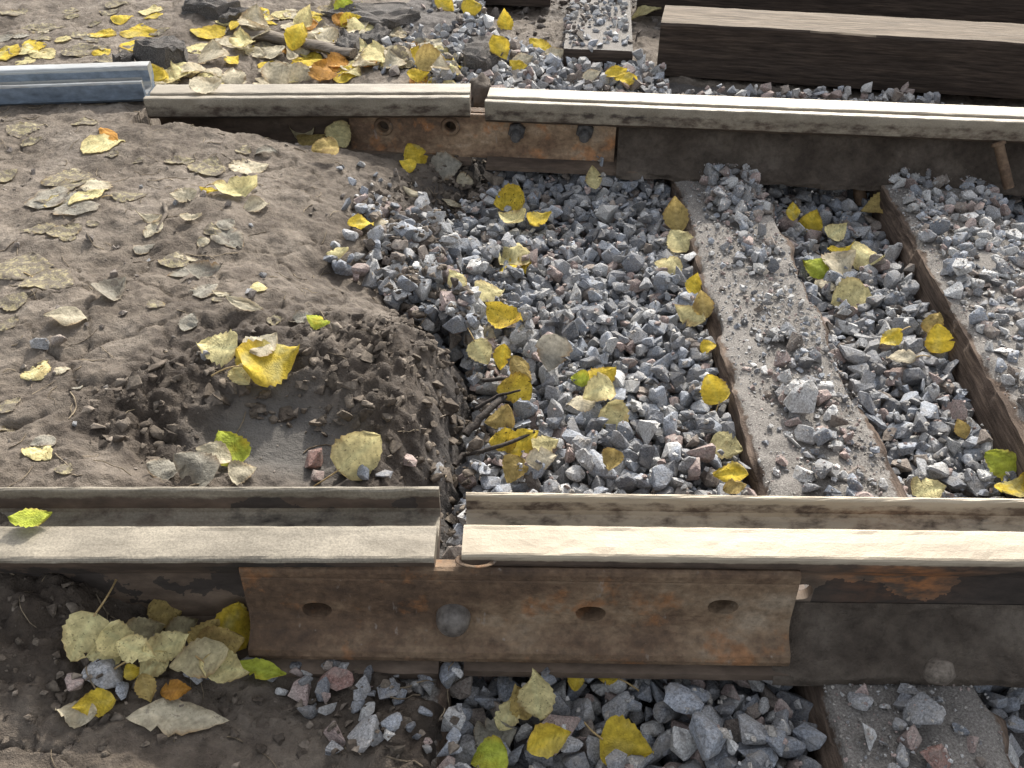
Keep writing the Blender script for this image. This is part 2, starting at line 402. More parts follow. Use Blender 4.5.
# fine sheet in view, coarse to the horizon
xs = np.concatenate([[-400, -120, -40, -15, -7, -4, -3], np.linspace(-2.45, 2.45, 860), [3, 4, 7, 15, 40, 120, 400]])
yy = [.25]
while yy[-1] < 4.7: yy.append(yy[-1] + .0022 + .0024 * yy[-1] ** 1.25)
ys = np.concatenate([[-400, -120, -40, -15, -6, -2.5, -1, -.3, .1], yy, [5, 5.6, 7, 10, 20, 60, 150, 400]])
GX, GY = np.meshgrid(xs, ys, indexing='xy')
GZ, gat = ground_z(GX, GY)
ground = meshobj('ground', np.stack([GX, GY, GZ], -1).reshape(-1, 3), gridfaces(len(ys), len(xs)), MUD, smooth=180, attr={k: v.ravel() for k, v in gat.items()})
tag(ground, kind='structure')

# height raster that everything loose settles on
RX0, RY0, RS = -2.5, .3, .004
rx = np.arange(RX0, 2.5, RS); ry = np.arange(RY0, 4.6, RS)
QX, QY = np.meshgrid(rx, ry, indexing='ij')
HM, _ = ground_z(QX, QY, True)
HM = HM.copy()
def hcell(x, y):
    return int(np.clip((x - RX0) / RS, 0, len(rx) - 1)), int(np.clip((y - RY0) / RS, 0, len(ry) - 1))
def hgt(x, y, r=0.0, q=60):
    i, j = hcell(x, y); k = max(1, int(r / RS))
    return float(np.percentile(HM[max(0, i - k):i + k + 1, max(0, j - k):j + k + 1], q))
def land(px, py, r=.012, q=60):
    """the point of the settled surface seen at a pixel"""
    d = ray(px, py); t0 = (.30 - CAMZ) / d[2]; t1 = (-.13 - CAMZ) / d[2]
    for t in np.linspace(t0, t1, 140):
        p = np.array((0, 0, CAMZ)) + d * t
        if p[2] <= hgt(p[0], p[1], r, q): return p
    return np.array((0, 0, CAMZ)) + d * t1

# ---------------------------------------------------------------- rails
def arc(cx, cy, r, a0, a1, n=4):
    return [(cx + r * math.cos(R(a0 + (a1 - a0) * k / n)), cy + r * math.sin(R(a0 + (a1 - a0) * k / n))) for k in range(n + 1)]
def rail_profile(head=.056, groove=.044, lip=.0085, hs=.014, liph=.006, gd=.046, H=.18, foot=.078, outer=0.0, face=.58):
    """grooved tram rail, first axis away from the running edge, top of head at 0; returns points and wear"""
    h0 = -head / 2; h1 = head / 2; g1 = h1 + groove; l1 = g1 + lip
    pts = []; wear = []
    def add(ps, w):
        for p in ps: pts.append(p); wear.append(w)
    add([(-.008, -.052), (-.012, -.046)], 0)
    add([(h0 + .004, -hs - .012), (h0, -hs)], 0)
    add(arc(h0 + .006, -.006, .006, 180, 95, 3), .72)
    add([(h0 + .016, .0004), (0, .0006), (h1 - .012, 0)], 1)
    add(arc(h1 - .008, -.008, .008, 85, 5, 4), 1)
    add([(h1, -.0125)], .3)
    add([(h1, -gd * .55)], .1)
    add(arc(h1 + .012, -gd + .012, .012, 180, 270, 3), .56)
    add(arc(g1 - .012, -gd + .012, .012, 270, 355, 3), .55)
    add([(g1, -.020)], face)
    add([(g1, -.006)], face + .05)
    add(arc(g1 + .004, liph - .004, .004, 180, 95, 3), .8)
    add(arc(l1 - .004, liph - .004, .004, 85, 0, 3), .8)
    add([(l1, -.02), (l1 - .001, -gd + .004), (l1 - .002, -gd - .004)], outer)
    add([(l1 - .014, -gd - .014)], 0)
    add([(.016, -.072), (.008, -.085), (.007, -H + .04), (.014, -H + .03)], 0)
    add([(foot, -H + .012), (foot, -H), (-foot, -H), (-foot, -H + .012)], 0)
    add([(-.014, -H + .03), (-.007, -H + .04), (-.007, -.075)], 0)
    return np.array(pts), np.array(wear)
def sweep(prof, o, u, L, step=.012, jit=.0006, seed=0, flip=False, end_rough=.0):
    """prof points (a,b) swept along u; a goes across (v), b up"""
    u = np.array(u, float); v = np.array((-u[1], u[0], 0.0))
    if flip: v = -v
    n = max(2, int(L / step) + 1); ts = np.linspace(0, L, n); k = len(prof)
    V = np.zeros((n, k, 3))
    for j in range(k):
        a, b = prof[j]
        na = vnoise(ts * 60, np.full(n, j * 3.7), seed) - .5; nb = vnoise(ts * 45, np.full(n, j * 2.9 + 50), seed + 3) - .5
        V[:, j] = o + np.outer(ts, u) + np.outer(a + jit * na * 2, v) + np.outer(b + jit * nb * 2, (0, 0, 1))
    F = gridfaces(n, k, True)
    if flip: F = F[:, ::-1]
    verts = V.reshape(-1, 3); faces = [tuple(f) for f in F.tolist()]
    c0 = tuple(range(k)); c1 = tuple(range((n - 1) * k, n * k))
    faces += [c0 if not flip else c0[::-1], c1[::-1] if not flip else c1]
    return verts, faces, n, ts
def make_rail(name, pa, pb, z, L, back, label, group, mat, prof_kw, seed, flip=False, rust=None, wet=None, dull=0.0):
    """pa, pb: two picture points on the running edge (head edge at the groove) at height z. The piece starts at pa and runs L along u."""
    prof, wear = rail_profile(**prof_kw)
    A = at(*pa, z); B = at(*pb, z); u = (B - A); u /= np.linalg.norm(u)
    hw = prof_kw.get('head', .056) / 2
    v = np.array((-u[1], u[0], 0)); v = -v if flip else v
    o = A - v * hw - u * back
    V, F, n, ts = sweep(prof, o, u, L, seed=seed, flip=flip)
    wr = np.tile(wear, n)
    ru = np.zeros(len(V)); we = np.zeros(len(V))
    for k, lst, arr in (('r', rust, ru), ('w', wet, we)):
        for (px, py, zz, rad, amt) in lst or []:
            p = at(px, py, zz); arr += amt * np.exp(-(((V[:, 0] - p[0]) / rad) ** 2 + ((V[:, 2] - zz) / .05) ** 2))
    o_ = meshobj(name, V, F, mat, loc=tuple(o + u * L / 2 - np.array((0, 0, z))) , smooth=32, attr=dict(worn=wr, dull=np.full(len(V), dull), rust=np.clip(ru, 0, 1), wet=np.clip(we, 0, 1)))
    tag(o_, label, 'rail', group)
    return o_, o, u, v
G_R = 'grooved tram rails'
NZ = .18
near_right, nro, nru, nrv = make_rail('tram_rail', (464, 522), (1024, 529), NZ, 3.2, 0, 'right near grooved rail with bright worn head beside the joint gap', G_R, RAIL, dict(groove=.042, gd=.031, face=.46), 1, dull=.25,
    rust=[(900, 595, .12, .07, 1.3)], wet=[(900, 640, .05, .5, .9), (1010, 600, .12, .06, .8), (850, 610, .09, .05, .6)])
near_left, nlo, nlu, nlv = make_rail('tram_rail', (437, 523.5), (0, 524), NZ - .001, 2.6, 0, 'left near grooved rail with brown lip and dusty head', G_R, RAIL, dict(head=.06, groove=.047, hs=.006, liph=.014, gd=.031, face=.24), 2, flip=True, dull=1.15,
    wet=[(330, 508, .15, .06, .55), (260, 505, .15, .05, .6), (410, 510, .15, .03, .6), (100, 610, .08, .3, .6), (20, 505, .15, .2, .45)])
FPK = dict(head=.072, groove=.026, lip=.022, hs=.02, liph=.004, gd=.04, foot=.09, outer=.5)
far_right, fro, fru, frv = make_rail('tram_rail', (487, 96.5), (1024, 117), NZ, 3.8, 0, 'right far grooved rail with pale dusty head running under the heavy timber', G_R, FARRAIL, FPK, 3, flip=True, dull=.95)
far_left, flo, flu, flv = make_rail('tram_rail', (470, 92.5), (160, 93.5), NZ, .84, 0, 'short left far rail between the blue rail and the bolted joint', G_R, FARRAIL, FPK, 4, dull=1.1)
blue, blo, blu, blv = make_rail('tram_rail', (147, 66), (0, 71), .215, 2.4, .0, 'grooved rail end with sky reflection painted in blue, sunk in mud at left edge', G_R, SKYTINTRAIL,
    dict(head=.045, groove=.07, lip=.016, hs=.03, liph=-.012, gd=.055), 5)

# ---------------------------------------------------------------- fishplates
def fixnormals(me):
    bm = bmesh.new(); bm.from_mesh(me); bmesh.ops.recalc_face_normals(bm, faces=bm.faces); bm.to_mesh(me); bm.free()
def boolean(o, cutters):
    for q in [o] + cutters: fixnormals(q.data)
    bpy.context.view_layer.update()
    for c in cutters:
        md = o.modifiers.new('cut', 'BOOLEAN'); md.operation = 'DIFFERENCE'; md.object = c; md.solver = 'EXACT'
    dg = bpy.context.evaluated_depsgraph_get()
    me = bpy.data.meshes.new_from_object(o.evaluated_get(dg)); o.modifiers.clear()
    old = o.data; o.data = me; bpy.data.meshes.remove(old)
    for c in cutters:
        m_ = c.data; bpy.data.objects.remove(c); bpy.data.meshes.remove(m_)
    me.polygons.foreach_set('use_smooth', np.zeros(len(me.polygons), bool))
def oval_cutter(p, u, v, rx_, rz_, depth=.12):
    n = 28; V = []
    for s in (-1, 1):
        for k in range(n):
            a = 2 * math.pi * k / n
            ca, sa = math.cos(a), math.sin(a)
            q = np.array(p) + np.array(u) * rx_ * np.sign(ca) * abs(ca) ** .8 + np.array((0, 0, 1)) * rz_ * sa + np.array(v) * depth * s
            V.append(q)
    F = [tuple(range(n))[::-1], tuple(range(n, 2 * n))] + [(k, (k + 1) % n, n + (k + 1) % n, n + k) for k in range(n)]
    return meshobj('cutter', V, F)
def on_plane(px, py, o, u, v, off):
    """picture point carried to the vertical plane through o + v*off along u"""
    d = ray(px, py); nrm = np.array(v); c = np.array((0, 0, CAMZ))
    t = ((np.array(o) + nrm * off - c) @ nrm) / (d @ nrm); return c + d * t
def fixplate(name, o, u, v, px0, px1, prof, holes, hole_r, label, mat, ypx, off):
    a = on_plane(px0, ypx, o, u, v, off); b = on_plane(px1, ypx, o, u, v, off)
    t0 = (a - o) @ u; t1 = (b - o) @ u
    if t1 < t0: t0, t1 = t1, t0
    st = np.array(o) + u * t0
    V, F, n, ts = sweep(np.array(prof), st, u, t1 - t0, step=.05, jit=.0, seed=9)
    ob = meshobj(name, V, F, mat, loc=tuple(st + u * (t1 - t0) / 2 + np.array((0, 0, -.1))))
    if not holes: hole_r = (.01, .01)
    cs = [oval_cutter(on_plane(hx, hy, o, u, v, off), u, v, *hole_r, depth=.045) for hx, hy in holes]
    boolean(ob, cs)
    bm = bmesh.new(); bm.from_mesh(ob.data)
    bmesh.ops.recalc_face_normals(bm, faces=bm.faces); bm.to_mesh(ob.data); bm.free()
    tag(ob, label, 'fishplate', 'rail joint plates')
    return ob
# near plate: bulging lower edge resting on the foot
u0 = np.array(nru); v0 = np.array(nrv); jo = np.array(nro)
pp = [(-.009, -.030), (-.030, -.0195), (-.0355, -.021), (-.037, -.026), (-.0375, -.034), (-.0365, -.0365), (-.0375, -.039), (-.040, -.075), (-.041, -.098), (-.0445, -.112), (-.050, -.122), (-.0585, -.128), (-.0665, -.1315), (-.0725, -.137), (-.0755, -.145), (-.0745, -.153), (-.069, -.160), (-.060, -.162), (-.03, -.1405), (-.014, -.125), (-.0095, -.06)]
near_plate = fixplate('fishplate', jo, u0, v0, 246, 796, pp, [(317, 609), (590.5, 613), (723, 607)], (.0195, .0132), 'long rusty joint plate across the near rail gap with oval holes', RUST, 600, -.04)
def dome_bolt(px, py, r, o, u, v, off, parent, mat):
    p = on_plane(px, py, o, u, v, off); V = []; F = []
    n = 22; prof = [(1.0, -.012), (1.0, .004), (.98, .009), (.9, .016), (.74, .022), (.5, .0262), (.2, .028)]
    for rr, d in prof:
        for k in range(n):
            a = 2 * math.pi * k / n
            V.append(p + u * r * rr * math.cos(a) + np.array((0, 0, 1)) * r * rr * math.sin(a) - v * d)
    F = [(i * n + k, i * n + (k + 1) % n, (i + 1) * n + (k + 1) % n, (i + 1) * n + k) for i in range(len(prof) - 1) for k in range(n)]
    F.append(tuple((len(prof) - 1) * n + k for k in range(n)))
    return meshobj('bolt_head', V, F, mat_plain('worn_bolt_steel', (.06, .052, .046), (.19, .17, .15), .38, 70), loc=tuple(p), parent=parent, smooth=50)
dome_bolt(453.5, 615, .0225, jo, u0, v0, -.0405, near_plate, RUSTDARK)
# the drilled web holes behind the plate and the one just past its right end
boolean(near_left, [oval_cutter(on_plane(317, 614, jo, u0, v0, -.007), u0, v0, .02, .016, .03)])
boolean(near_right, [oval_cutter(on_plane(hx, hy, jo, u0, v0, -.007), u0, v0, rr_, rr_, .03) for hx, hy, rr_ in ((590, 619, .02), (723, 613, .02), (801, 592, .0155))])
# far plate
fo = np.array(fro); fu = np.array(fru); fv = -np.array(frv)   # fv away from the camera
if fv[1] < 0: fv = -fv
FRAIL_OFF = 0
def far_off(x): return -x
fpp = [(-.02, -.052), (-.034, -.05), (-.038, -.053), (-.039, -.06), (-.040, -.135), (-.043, -.15), (-.05, -.156), (-.05, -.163), (-.03, -.166), (-.02, -.14)]
far_plate = fixplate('fishplate', fo, fu, fv, 350, 616, fpp, [(383.5, 126.5), (450.5, 126.5)], (.0145, .0145), 'rusty plate with two nuts across the far rail gap', RUSTFAR, 130, -.04)
def ring_boss(px, py, r, parent):
    p = on_plane(px, py, fo, fu, fv, -.0395); n = 26; V = []; prof = [(1.0, -.004), (1.0, .004), (1.12, .006), (1.55, .0055), (1.75, .001), (1.8, -.004)]
    for rr, d in prof:
        for k in range(n):
            a = 2 * math.pi * k / n; V.append(p + fu * r * rr * math.cos(a) + np.array((0, 0, 1)) * r * rr * math.sin(a) - fv * d)
    F = [(i * n + k, i * n + (k + 1) % n, (i + 1) * n + (k + 1) % n, (i + 1) * n + k) for i in range(len(prof) - 1) for k in range(n)]
    return meshobj('hole_rim', V, F, RUST, loc=tuple(p), parent=parent, smooth=50)
for hx in (383.5, 450.5): ring_boss(hx, 126.5, .0148, far_plate)
def hex_nut(px, py, parent):
    p = on_plane(px, py, fo, fu, fv, -.0405); e = empty('bolt', tuple(p)); e.parent = parent; e.location = Vector(p) - world_loc(parent)
    V = []
    for d, s in ((-.004, 1), (.014, 1), (.018, .86)):
        for k in range(6):
            a = math.pi / 3 * k + .3; V.append(p + fu * .024 * s * math.cos(a) + np.array((0, 0, 1)) * .024 * s * math.sin(a) - fv * d)
    F = [(i * 6 + k, i * 6 + (k + 1) % 6, (i + 1) * 6 + (k + 1) % 6, (i + 1) * 6 + k) for i in range(2) for k in range(6)] + [tuple(range(12, 18))]
    meshobj('nut', V, F, IRON, loc=tuple(p), parent=e)
    V = []; n = 14; dn = np.array((0, 0, -.006))
    for d, s in ((.0, 1), (.040, 1), (.044, .8)):
        for k in range(n):
            a = 2 * math.pi * k / n; V.append(p + fu * .0135 * s * math.cos(a) + np.array((0, 0, 1)) * .0135 * s * math.sin(a) - fv * d + dn * d / .04)
    F = [(i * n + k, i * n + (k + 1) % n, (i + 1) * n + (k + 1) % n, (i + 1) * n + k) for i in range(2) for k in range(n)] + [tuple(range(2 * n, 3 * n))]
    meshobj('threaded_end', V, F, IRON, loc=tuple(p), parent=e, smooth=40)
    return e
for hx in (517, 585): hex_nut(hx, 130, far_plate)
# the plates on the far side of both joints
fixplate('fishplate', jo, u0, v0, 250, 790, [(.0095, -.092), (.03, -.088), (.035, -.10), (.04, -.13), (.05, -.145), (.02, -.147), (.0095, -.135)], [], None, 'plate on the hidden inner side of the near rail joint', RUST, 600, -.04)
fixplate('fishplate', fo, fu, fv, 352, 612, [(.0095, -.06), (.03, -.056), (.035, -.07), (.04, -.13), (.05, -.145), (.02, -.147), (.0095, -.135)], [], None, 'plate on the hidden outer side of the far rail joint', RUST, 130, -.04)
# flattened ring wedged under the end of the near right rail
def torus(name, c, ax1, ax2, R1, r, mat, n=40, k=10, squash=.5):
    ax1 = np.array(ax1); ax2 = np.array(ax2); ax3 = np.cross(ax1, ax2); V = []
    for i in range(n):
        a = 2 * math.pi * i / n; d = ax1 * math.cos(a) + ax2 * math.sin(a)
        for j in range(k):
            b = 2 * math.pi * j / k; V.append(np.array(c) + d * (R1 + r * math.cos(b)) + ax3 * r * squash * math.sin(b))
    F = [(i * k + j, i * k + (j + 1) % k, ((i + 1) % n) * k + (j + 1) % k, ((i + 1) % n) * k + j) for i in range(n) for j in range(k)]
    return meshobj(name, V, F, mat, loc=tuple(c), smooth=180)
cw = on_plane(476, 560, jo, u0, v0, -.026)
tag(torus('washer', cw, u0 * 1.0, v0 * .6 + np.array((0, 0, -.12)), .022, .0042, RUSTDARK), 'thin rusty ring wedged under the right near rail end', 'washer')

# mud caked on the rail sides (part of the rail)
def crust(parent, o, u, v, t0, t1, prof, seed, amp, edge_amp, moist_shade):
    n = int((t1 - t0) / .006); ts = np.linspace(t0, t1, n); prof = np.array(prof); k = len(prof)
    # resample outer curve
    m = 26; s = np.linspace(0, 1, m); a = np.interp(s, np.linspace(0, 1, k), prof[:, 0]); b = np.interp(s, np.linspace(0, 1, k), prof[:, 1])
    T, Sg = np.meshgrid(ts, s, indexing='ij')
    nz = fbm(T * 22, Sg * 4, seed, 4) * amp + (np.sqrt(np.clip(1 - worley(T * 30, Sg * 5, seed)[0], 0, 1)) - .6) * amp * .8
    A = a[None, :] - nz * (1 - np.abs(2 * Sg - 1) ** 6); B = b[None, :] + fbm(T * 14, Sg * 2 + 9, seed + 4, 3) * edge_amp * Sg
    P = np.array(o)[None, None] + T[..., None] * np.array(u) + A[..., None] * np.array(v) + B[..., None] * np.array((0, 0, 1.0))
    ms = np.full(P.shape[:2], moist_shade) + .35 * fbm(T * 9, Sg * 2, seed + 8, 3)
    q = meshobj('mud_crust', P.reshape(-1, 3), gridfaces(n, m)[:, ::-1], MUD, loc=tuple(np.array(o) + u * (t0 + t1) / 2 + np.array((0, 0, -.15))), parent=parent, smooth=180,
        attr=dict(moist_shade=np.clip(ms, 0, 1).ravel(), silt=np.zeros(P.size // 3), grav=np.zeros(P.size // 3)))
    q['kind'] = 'stuff'; return q
p_end = on_plane(617, 140, fo, fu, fv, -.04); tpl = (p_end - fo) @ fu
crust(far_right, fo, fu, fv, tpl + .003, 3.0, [(-.028, -.06), (-.03, -.075), (-.036, -.10), (-.05, -.135), (-.075, -.155), (-.098, -.17), (-.101, -.183)], 60, .011, .01, .85)
p_end = on_plane(792, 620, jo, u0, v0, -.02); tpl = (p_end - jo) @ u0
crust(near_right, jo, u0, v0, tpl - .03, 2.0, [(-.0085, -.106), (-.012, -.116), (-.02, -.128), (-.036, -.145), (-.058, -.157), (-.078, -.166), (-.0815, -.181)], 70, .007, .008, .72)

# ---------------------------------------------------------------- sleepers
def sleeper(fr, y0, y1, label, seed, sandy):
    p0, u, v, wd, zt = fr
    t0 = (y0 - p0[1]) / u[1]; t1 = (y1 - p0[1]) / u[1]
    n = int((t1 - t0) / .008); ts = np.linspace(t0, t1, n)
    hw = wd / 2; ht = .17
    k_side, k_top = 16, 34
    prof = [(-hw, -ht + ht * i / k_side) for i in range(k_side)] + [(-hw + wd * i / k_top, 0) for i in range(k_top + 1)] + [(hw, -ht * (i + 1) / k_side) for i in range(k_side)]
    prof = np.array(prof); k = len(prof); T, J = np.meshgrid(ts, np.arange(k), indexing='ij')
    a = prof[J, 0].copy(); b = prof[J, 1].copy()
    q = np.abs(a) / hw
    edge = np.exp(-((1 - q) / .13) ** 2) * np.exp(-(b / .035) ** 2)
    chip = np.clip(fbm(T * 9, np.sign(a) * 5 + 3, seed, 4), -.3, 1) + .35
    b -= edge * .032 * chip; a -= np.sign(a) * edge * .022 * chip
    b += np.where(b > -.03, fbm(T * 4, a * 9, seed + 2, 3) * .009 + fbm(T * 30, a * 30, seed + 7, 3) * .005, 0)
    a += np.where(b < -.02, np.sign(a) * (fbm(T * 3, b * 70, seed + 9, 3) * .004), 0)
    X = p0[0] + u[0] * T + v[0] * a; Y = p0[1] + u[1] * T + v[1] * a; Z = zt + b
    V = np.stack([X, Y, Z], -1).reshape(-1, 3)
    sand = np.where(b > -.03, np.clip(sandy * (1.25 - 1.1 * q ** 4 + .3 * fbm(T * 6, a * 8, seed + 5, 3)), 0, 1), .15)
    F = [tuple(f) for f in gridfaces(n, k)[:, ::-1].tolist()] + [tuple(range(k)), tuple(range((n - 1) * k, n * k))[::-1]]
    base = (p0[0] + u[0] * (t0 + t1) / 2, p0[1] + u[1] * (t0 + t1) / 2, zt - ht)
    o = meshobj('wooden_sleeper', V, F, SLEEPER, loc=base, smooth=40, attr=dict(sand=sand.ravel()))
    tag(o, label, 'sleeper', 'sleepers across the track')
    q_ = np.abs((QX - p0[0]) * v[0] + (QY - p0[1]) * v[1]); m = (q_ < hw - .004) & (QY > y0) & (QY < y1)
    HM[m] = np.maximum(HM[m], zt)
    return o
sleeper(FR[0], .3, 2.62, 'gritty wooden sleeper with worn brown edges in the middle of the ballast', 5, 1.0)
sleeper(FR[1], .3, 2.62, 'gravel covered wooden sleeper with tall dark side at the right edge', 6, 1.1)
FR0, FR1 = FR
ea, eb = at(449, 668, 0), at(455, 768, 0); eu = (ea - eb)[:2]; eu /= np.hypot(*eu); ev_ = np.array((eu[1], -eu[0]))
sleeper((eb[:2] - ev_ * .125, eu, ev_, .25, -.003), .3, .86, 'mud covered sleeper end left of the shaded front ballast', 8, .8)

# ---------------------------------------------------------------- timbers beyond the far rail
def timber(name, pl, pr, z0, dep, ht, L, label, top_mat, side_mat, seed, cat='beam', yaw_fix=None, chunk=False):
    """pl, pr: picture points on the front upper edge; a squared timber, its top face another colour"""
    A = at(*pl, z0 + ht); B = at(*pr, z0 + ht); u = (B - A); u[2] = 0; LL = np.linalg.norm(u) if L is None else L; u /= np.linalg.norm(u); v = np.array((-u[1], u[0], 0))
    n = max(6, int(LL / .03)); ts = np.linspace(0, LL, n)
    nd, nh = 10, 8; e = .006
    pr_ = [(0, -ht * (1 - i / nh)) for i in range(nh)] + [(0, -e), (e, 0)] + [(e + (dep - 2 * e) * i / nd, 0) for i in range(1, nd)] + [(dep - e, 0), (dep, -e)] + [(dep, -ht * i / nh) for i in range(1, nh + 1)]
    pr_ = np.array(pr_); k = len(pr_); T, J = np.meshgrid(ts, np.arange(k), indexing='ij')
    a = pr_[J, 0] + fbm(T * 3, J * .5, seed, 3) * .005 + fbm(T * 26, J * .9, seed + 3, 2) * .0016; b = pr_[J, 1] + fbm(T * 2.6, J * .4 + 7, seed + 1, 3) * .004 + fbm(T * 30, J * .8, seed + 6, 2) * .0014
    V = A[None, None] + T[..., None] * u + a[..., None] * v + b[..., None] * np.array((0, 0, 1.0))
    F = [tuple(f) for f in gridfaces(n, k)[:, ::-1].tolist()]
    F += [tuple(range(k)), tuple(range((n - 1) * k, n * k))[::-1]]
    # local frame with x along the timber so the grain follows it
    c = A + u * LL / 2 + v * dep / 2; c[2] = z0
    Q = V.reshape(-1, 3) - c; loc = np.stack([Q @ u, Q @ v, Q[:, 2]], 1)
    me = bpy.data.meshes.new(name); me.from_pydata(loc.tolist(), [], F)
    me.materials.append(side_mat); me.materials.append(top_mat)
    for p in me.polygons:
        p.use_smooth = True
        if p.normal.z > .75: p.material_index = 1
    me.set_sharp_from_angle(angle=R(35))
    setattrs(me, attr=dict(sand=np.clip((loc[:, 2] > ht - .03) * .75, 0, 1)))
    o = link(bpy.data.objects.new(name, me)); o.location = c; o.rotation_euler = (0, 0, math.atan2(u[1], u[0]))
    tag(o, label, cat, 'loose timbers beyond the far rail')
    P = [A[:2], (A + u * LL)[:2], (A + u * LL + v * dep)[:2], (A + v * dep)[:2]]
    m = inside(QX, QY, P); HM[m] = np.maximum(HM[m], z0 + ht)
    return o
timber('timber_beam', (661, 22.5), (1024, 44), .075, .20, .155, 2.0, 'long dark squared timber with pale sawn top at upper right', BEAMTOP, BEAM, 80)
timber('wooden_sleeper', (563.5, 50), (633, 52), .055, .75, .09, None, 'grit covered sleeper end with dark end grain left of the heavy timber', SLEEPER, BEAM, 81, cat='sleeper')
timber('timber_beam', (480, -29), (551, -27.5), .07, .22, .12, None, 'dark timber end at the top edge, left of the grit covered sleeper', BEAMTOP, BEAM, 82)
timber('timber_beam', (640, -38), (1060, -15), .06, .24, .19, 2.6, 'added dark timber behind the heavy timber, standing in for shaded soil', BEAM, BEAM, 83)  # added timber; its dark face stands in for shaded soil

# ---------------------------------------------------------------- stones
def ico(sub):
    bm = bmesh.new(); bmesh.ops.create_icosphere(bm, subdivisions=sub, radius=1)
    v = np.array([x.co[:] for x in bm.verts]); f = np.array([[q.index for q in x.verts] for x in bm.faces]); bm.free(); return v, f
ICO1, ICO2, ICO3 = ico(1), ico(2), ico(3)
def rock_shape(cuts, r):
    """angular crushed stone: hull of scattered points, edges kept, faces slightly uneven; longest axis 1"""
    n = int(r.integers(9, 15)); p = r.normal(size=(n, 3)); p /= np.linalg.norm(p, axis=1)[:, None]; p *= r.uniform(.72, 1.0, (n, 1))
    p *= np.array((1, r.uniform(.62, .95), r.uniform(.5, .8)))
    bm = bmesh.new()
    for q in p: bm.verts.new(q)
    res = bmesh.ops.convex_hull(bm, input=bm.verts)
    dead = [g for g in res['geom_interior'] if isinstance(g, bmesh.types.BMVert)]
    bmesh.ops.delete(bm, geom=dead, context='VERTS')
    if cuts:
        bmesh.ops.bevel(bm, geom=bm.edges[:], offset=.10, segments=1, affect='EDGES', clamp_overlap=True)
        bmesh.ops.triangulate(bm, faces=bm.faces)
    bm.verts.ensure_lookup_table(); bm.normal_update()
    v = np.array([q.co[:] for q in bm.verts]); f = np.array([[q.index for q in t.verts] for t in bm.faces]); bm.free()
    if cuts: v = v + .015 * r.normal(size=v.shape)
    v -= v.mean(0); v /= np.ptp(v[:, 0]); return v, f
PROTO = [rock_shape(1, rng) for _ in range(60)]
PROTO_LO = [rock_shape(0, rng) for _ in range(30)]
PAL = {'blue-grey': (.245, .263, .293), 'dark grey': (.145, .15, .162), 'pale grey': (.40, .40, .395), 'mid grey': (.245, .248, .255), 'pinkish': (.30, .235, .215), 'brownish': (.19, .16, .138), 'white': (.66, .65, .62), 'reddish': (.22, .135, .115)}
PW = [('blue-grey', .27), ('dark grey', .18), ('pale grey', .13), ('mid grey', .28), ('pinkish', .08), ('brownish', .06)]
def pick_col(r, zone=''):
    if zone == 'mudflat': return ('brownish', 'mid grey', 'brownish')[int(r.integers(3))]
    if zone in ('sleeper', 'edge', 'far', 'slope') and r.random() < .5: return ('pale grey', 'pale grey', 'blue-grey', 'pinkish', 'mid grey', 'pale grey', 'brownish')[int(r.integers(7))]
    t = r.random(); s = 0
    for k, w_ in PW:
        s += w_
        if t < s: return k
    return 'mid grey'
stones = []   # (x, y, z, size, proto, rotation matrix, colour name, zone)
def rotm(yaw, tx, ty):
    return np.array(Matrix.Rotation(yaw, 3, 'Z') @ Matrix.Rotation(tx, 3, 'X') @ Matrix.Rotation(ty, 3, 'Y'))
def drop(x, y, size, zone, col=None, sink=.30, tilt=.5, lo=False, raise_hm=True, proto=None):
    pl = PROTO_LO if lo else PROTO
    k = int(rng.integers(len(pl))) if proto is None else proto
    Rm = rotm(rng.uniform(0, 6.28), rng.normal() * tilt, rng.normal() * tilt)
    v = pl[k][0] @ Rm.T * size
    lo_z, hi_z = v[:, 2].min(), v[:, 2].max(); ex, ey = np.ptp(v[:, 0]) / 2, np.ptp(v[:, 1]) / 2
    i, j = hcell(x, y); ki = max(1, int(ex / RS)); kj = max(1, int(ey / RS))
    i0, i1, j0, j1 = max(0, i - ki), min(len(rx), i + ki + 1), max(0, j - kj), min(len(ry), j + kj + 1)
    pat = HM[i0:i1, j0:j1]
    if pat.size == 0: return None
    aa = (np.arange(i0, i1) - i) / (ki + .5); bb = (np.arange(j0, j1) - j) / (kj + .5)
    r2 = aa[:, None] ** 2 + bb[None] ** 2; ins = r2 < 1
    if not ins.any(): return None
    sup = np.percentile(pat[ins], 62)
    zc = sup - lo_z * (1 - sink)
    top = zc + np.sqrt(np.clip(1 - r2, 0, 1)) * hi_z * .92
    if raise_hm: HM[i0:i1, j0:j1] = np.where(ins, np.maximum(pat, top), pat)
    stones.append([x, y, zc, size, k, Rm, col or pick_col(rng, zone), zone, lo])
    return zc
dB = bank_dist(QX, QY)
offs = on_sleeper(QX, QY, .006)
TGT = np.full(QX.shape, -.052)
def fill(mask, n, smin, smax, zone, target, tries=5, sink=.3, lo=False, tilt=.55):
    idx = np.argwhere(mask)
    if not len(idx): return
    for s in range(n):
        best = None
        for c in idx[rng.integers(len(idx), size=tries)]:
            h = HM[c[0], c[1]] - (target[c[0], c[1]] if isinstance(target, np.ndarray) else target)
            if best is None or h < best[0]: best = (h, c)
        if best[0] > 0: continue
        c = best[1]; sz = smin + (smax - smin) * rng.random() ** 1.7
        drop(rx[c[0]] + rng.uniform(-.002, .002), ry[c[1]] + rng.uniform(-.002, .002), sz, zone, sink=sink, lo=lo, tilt=tilt)
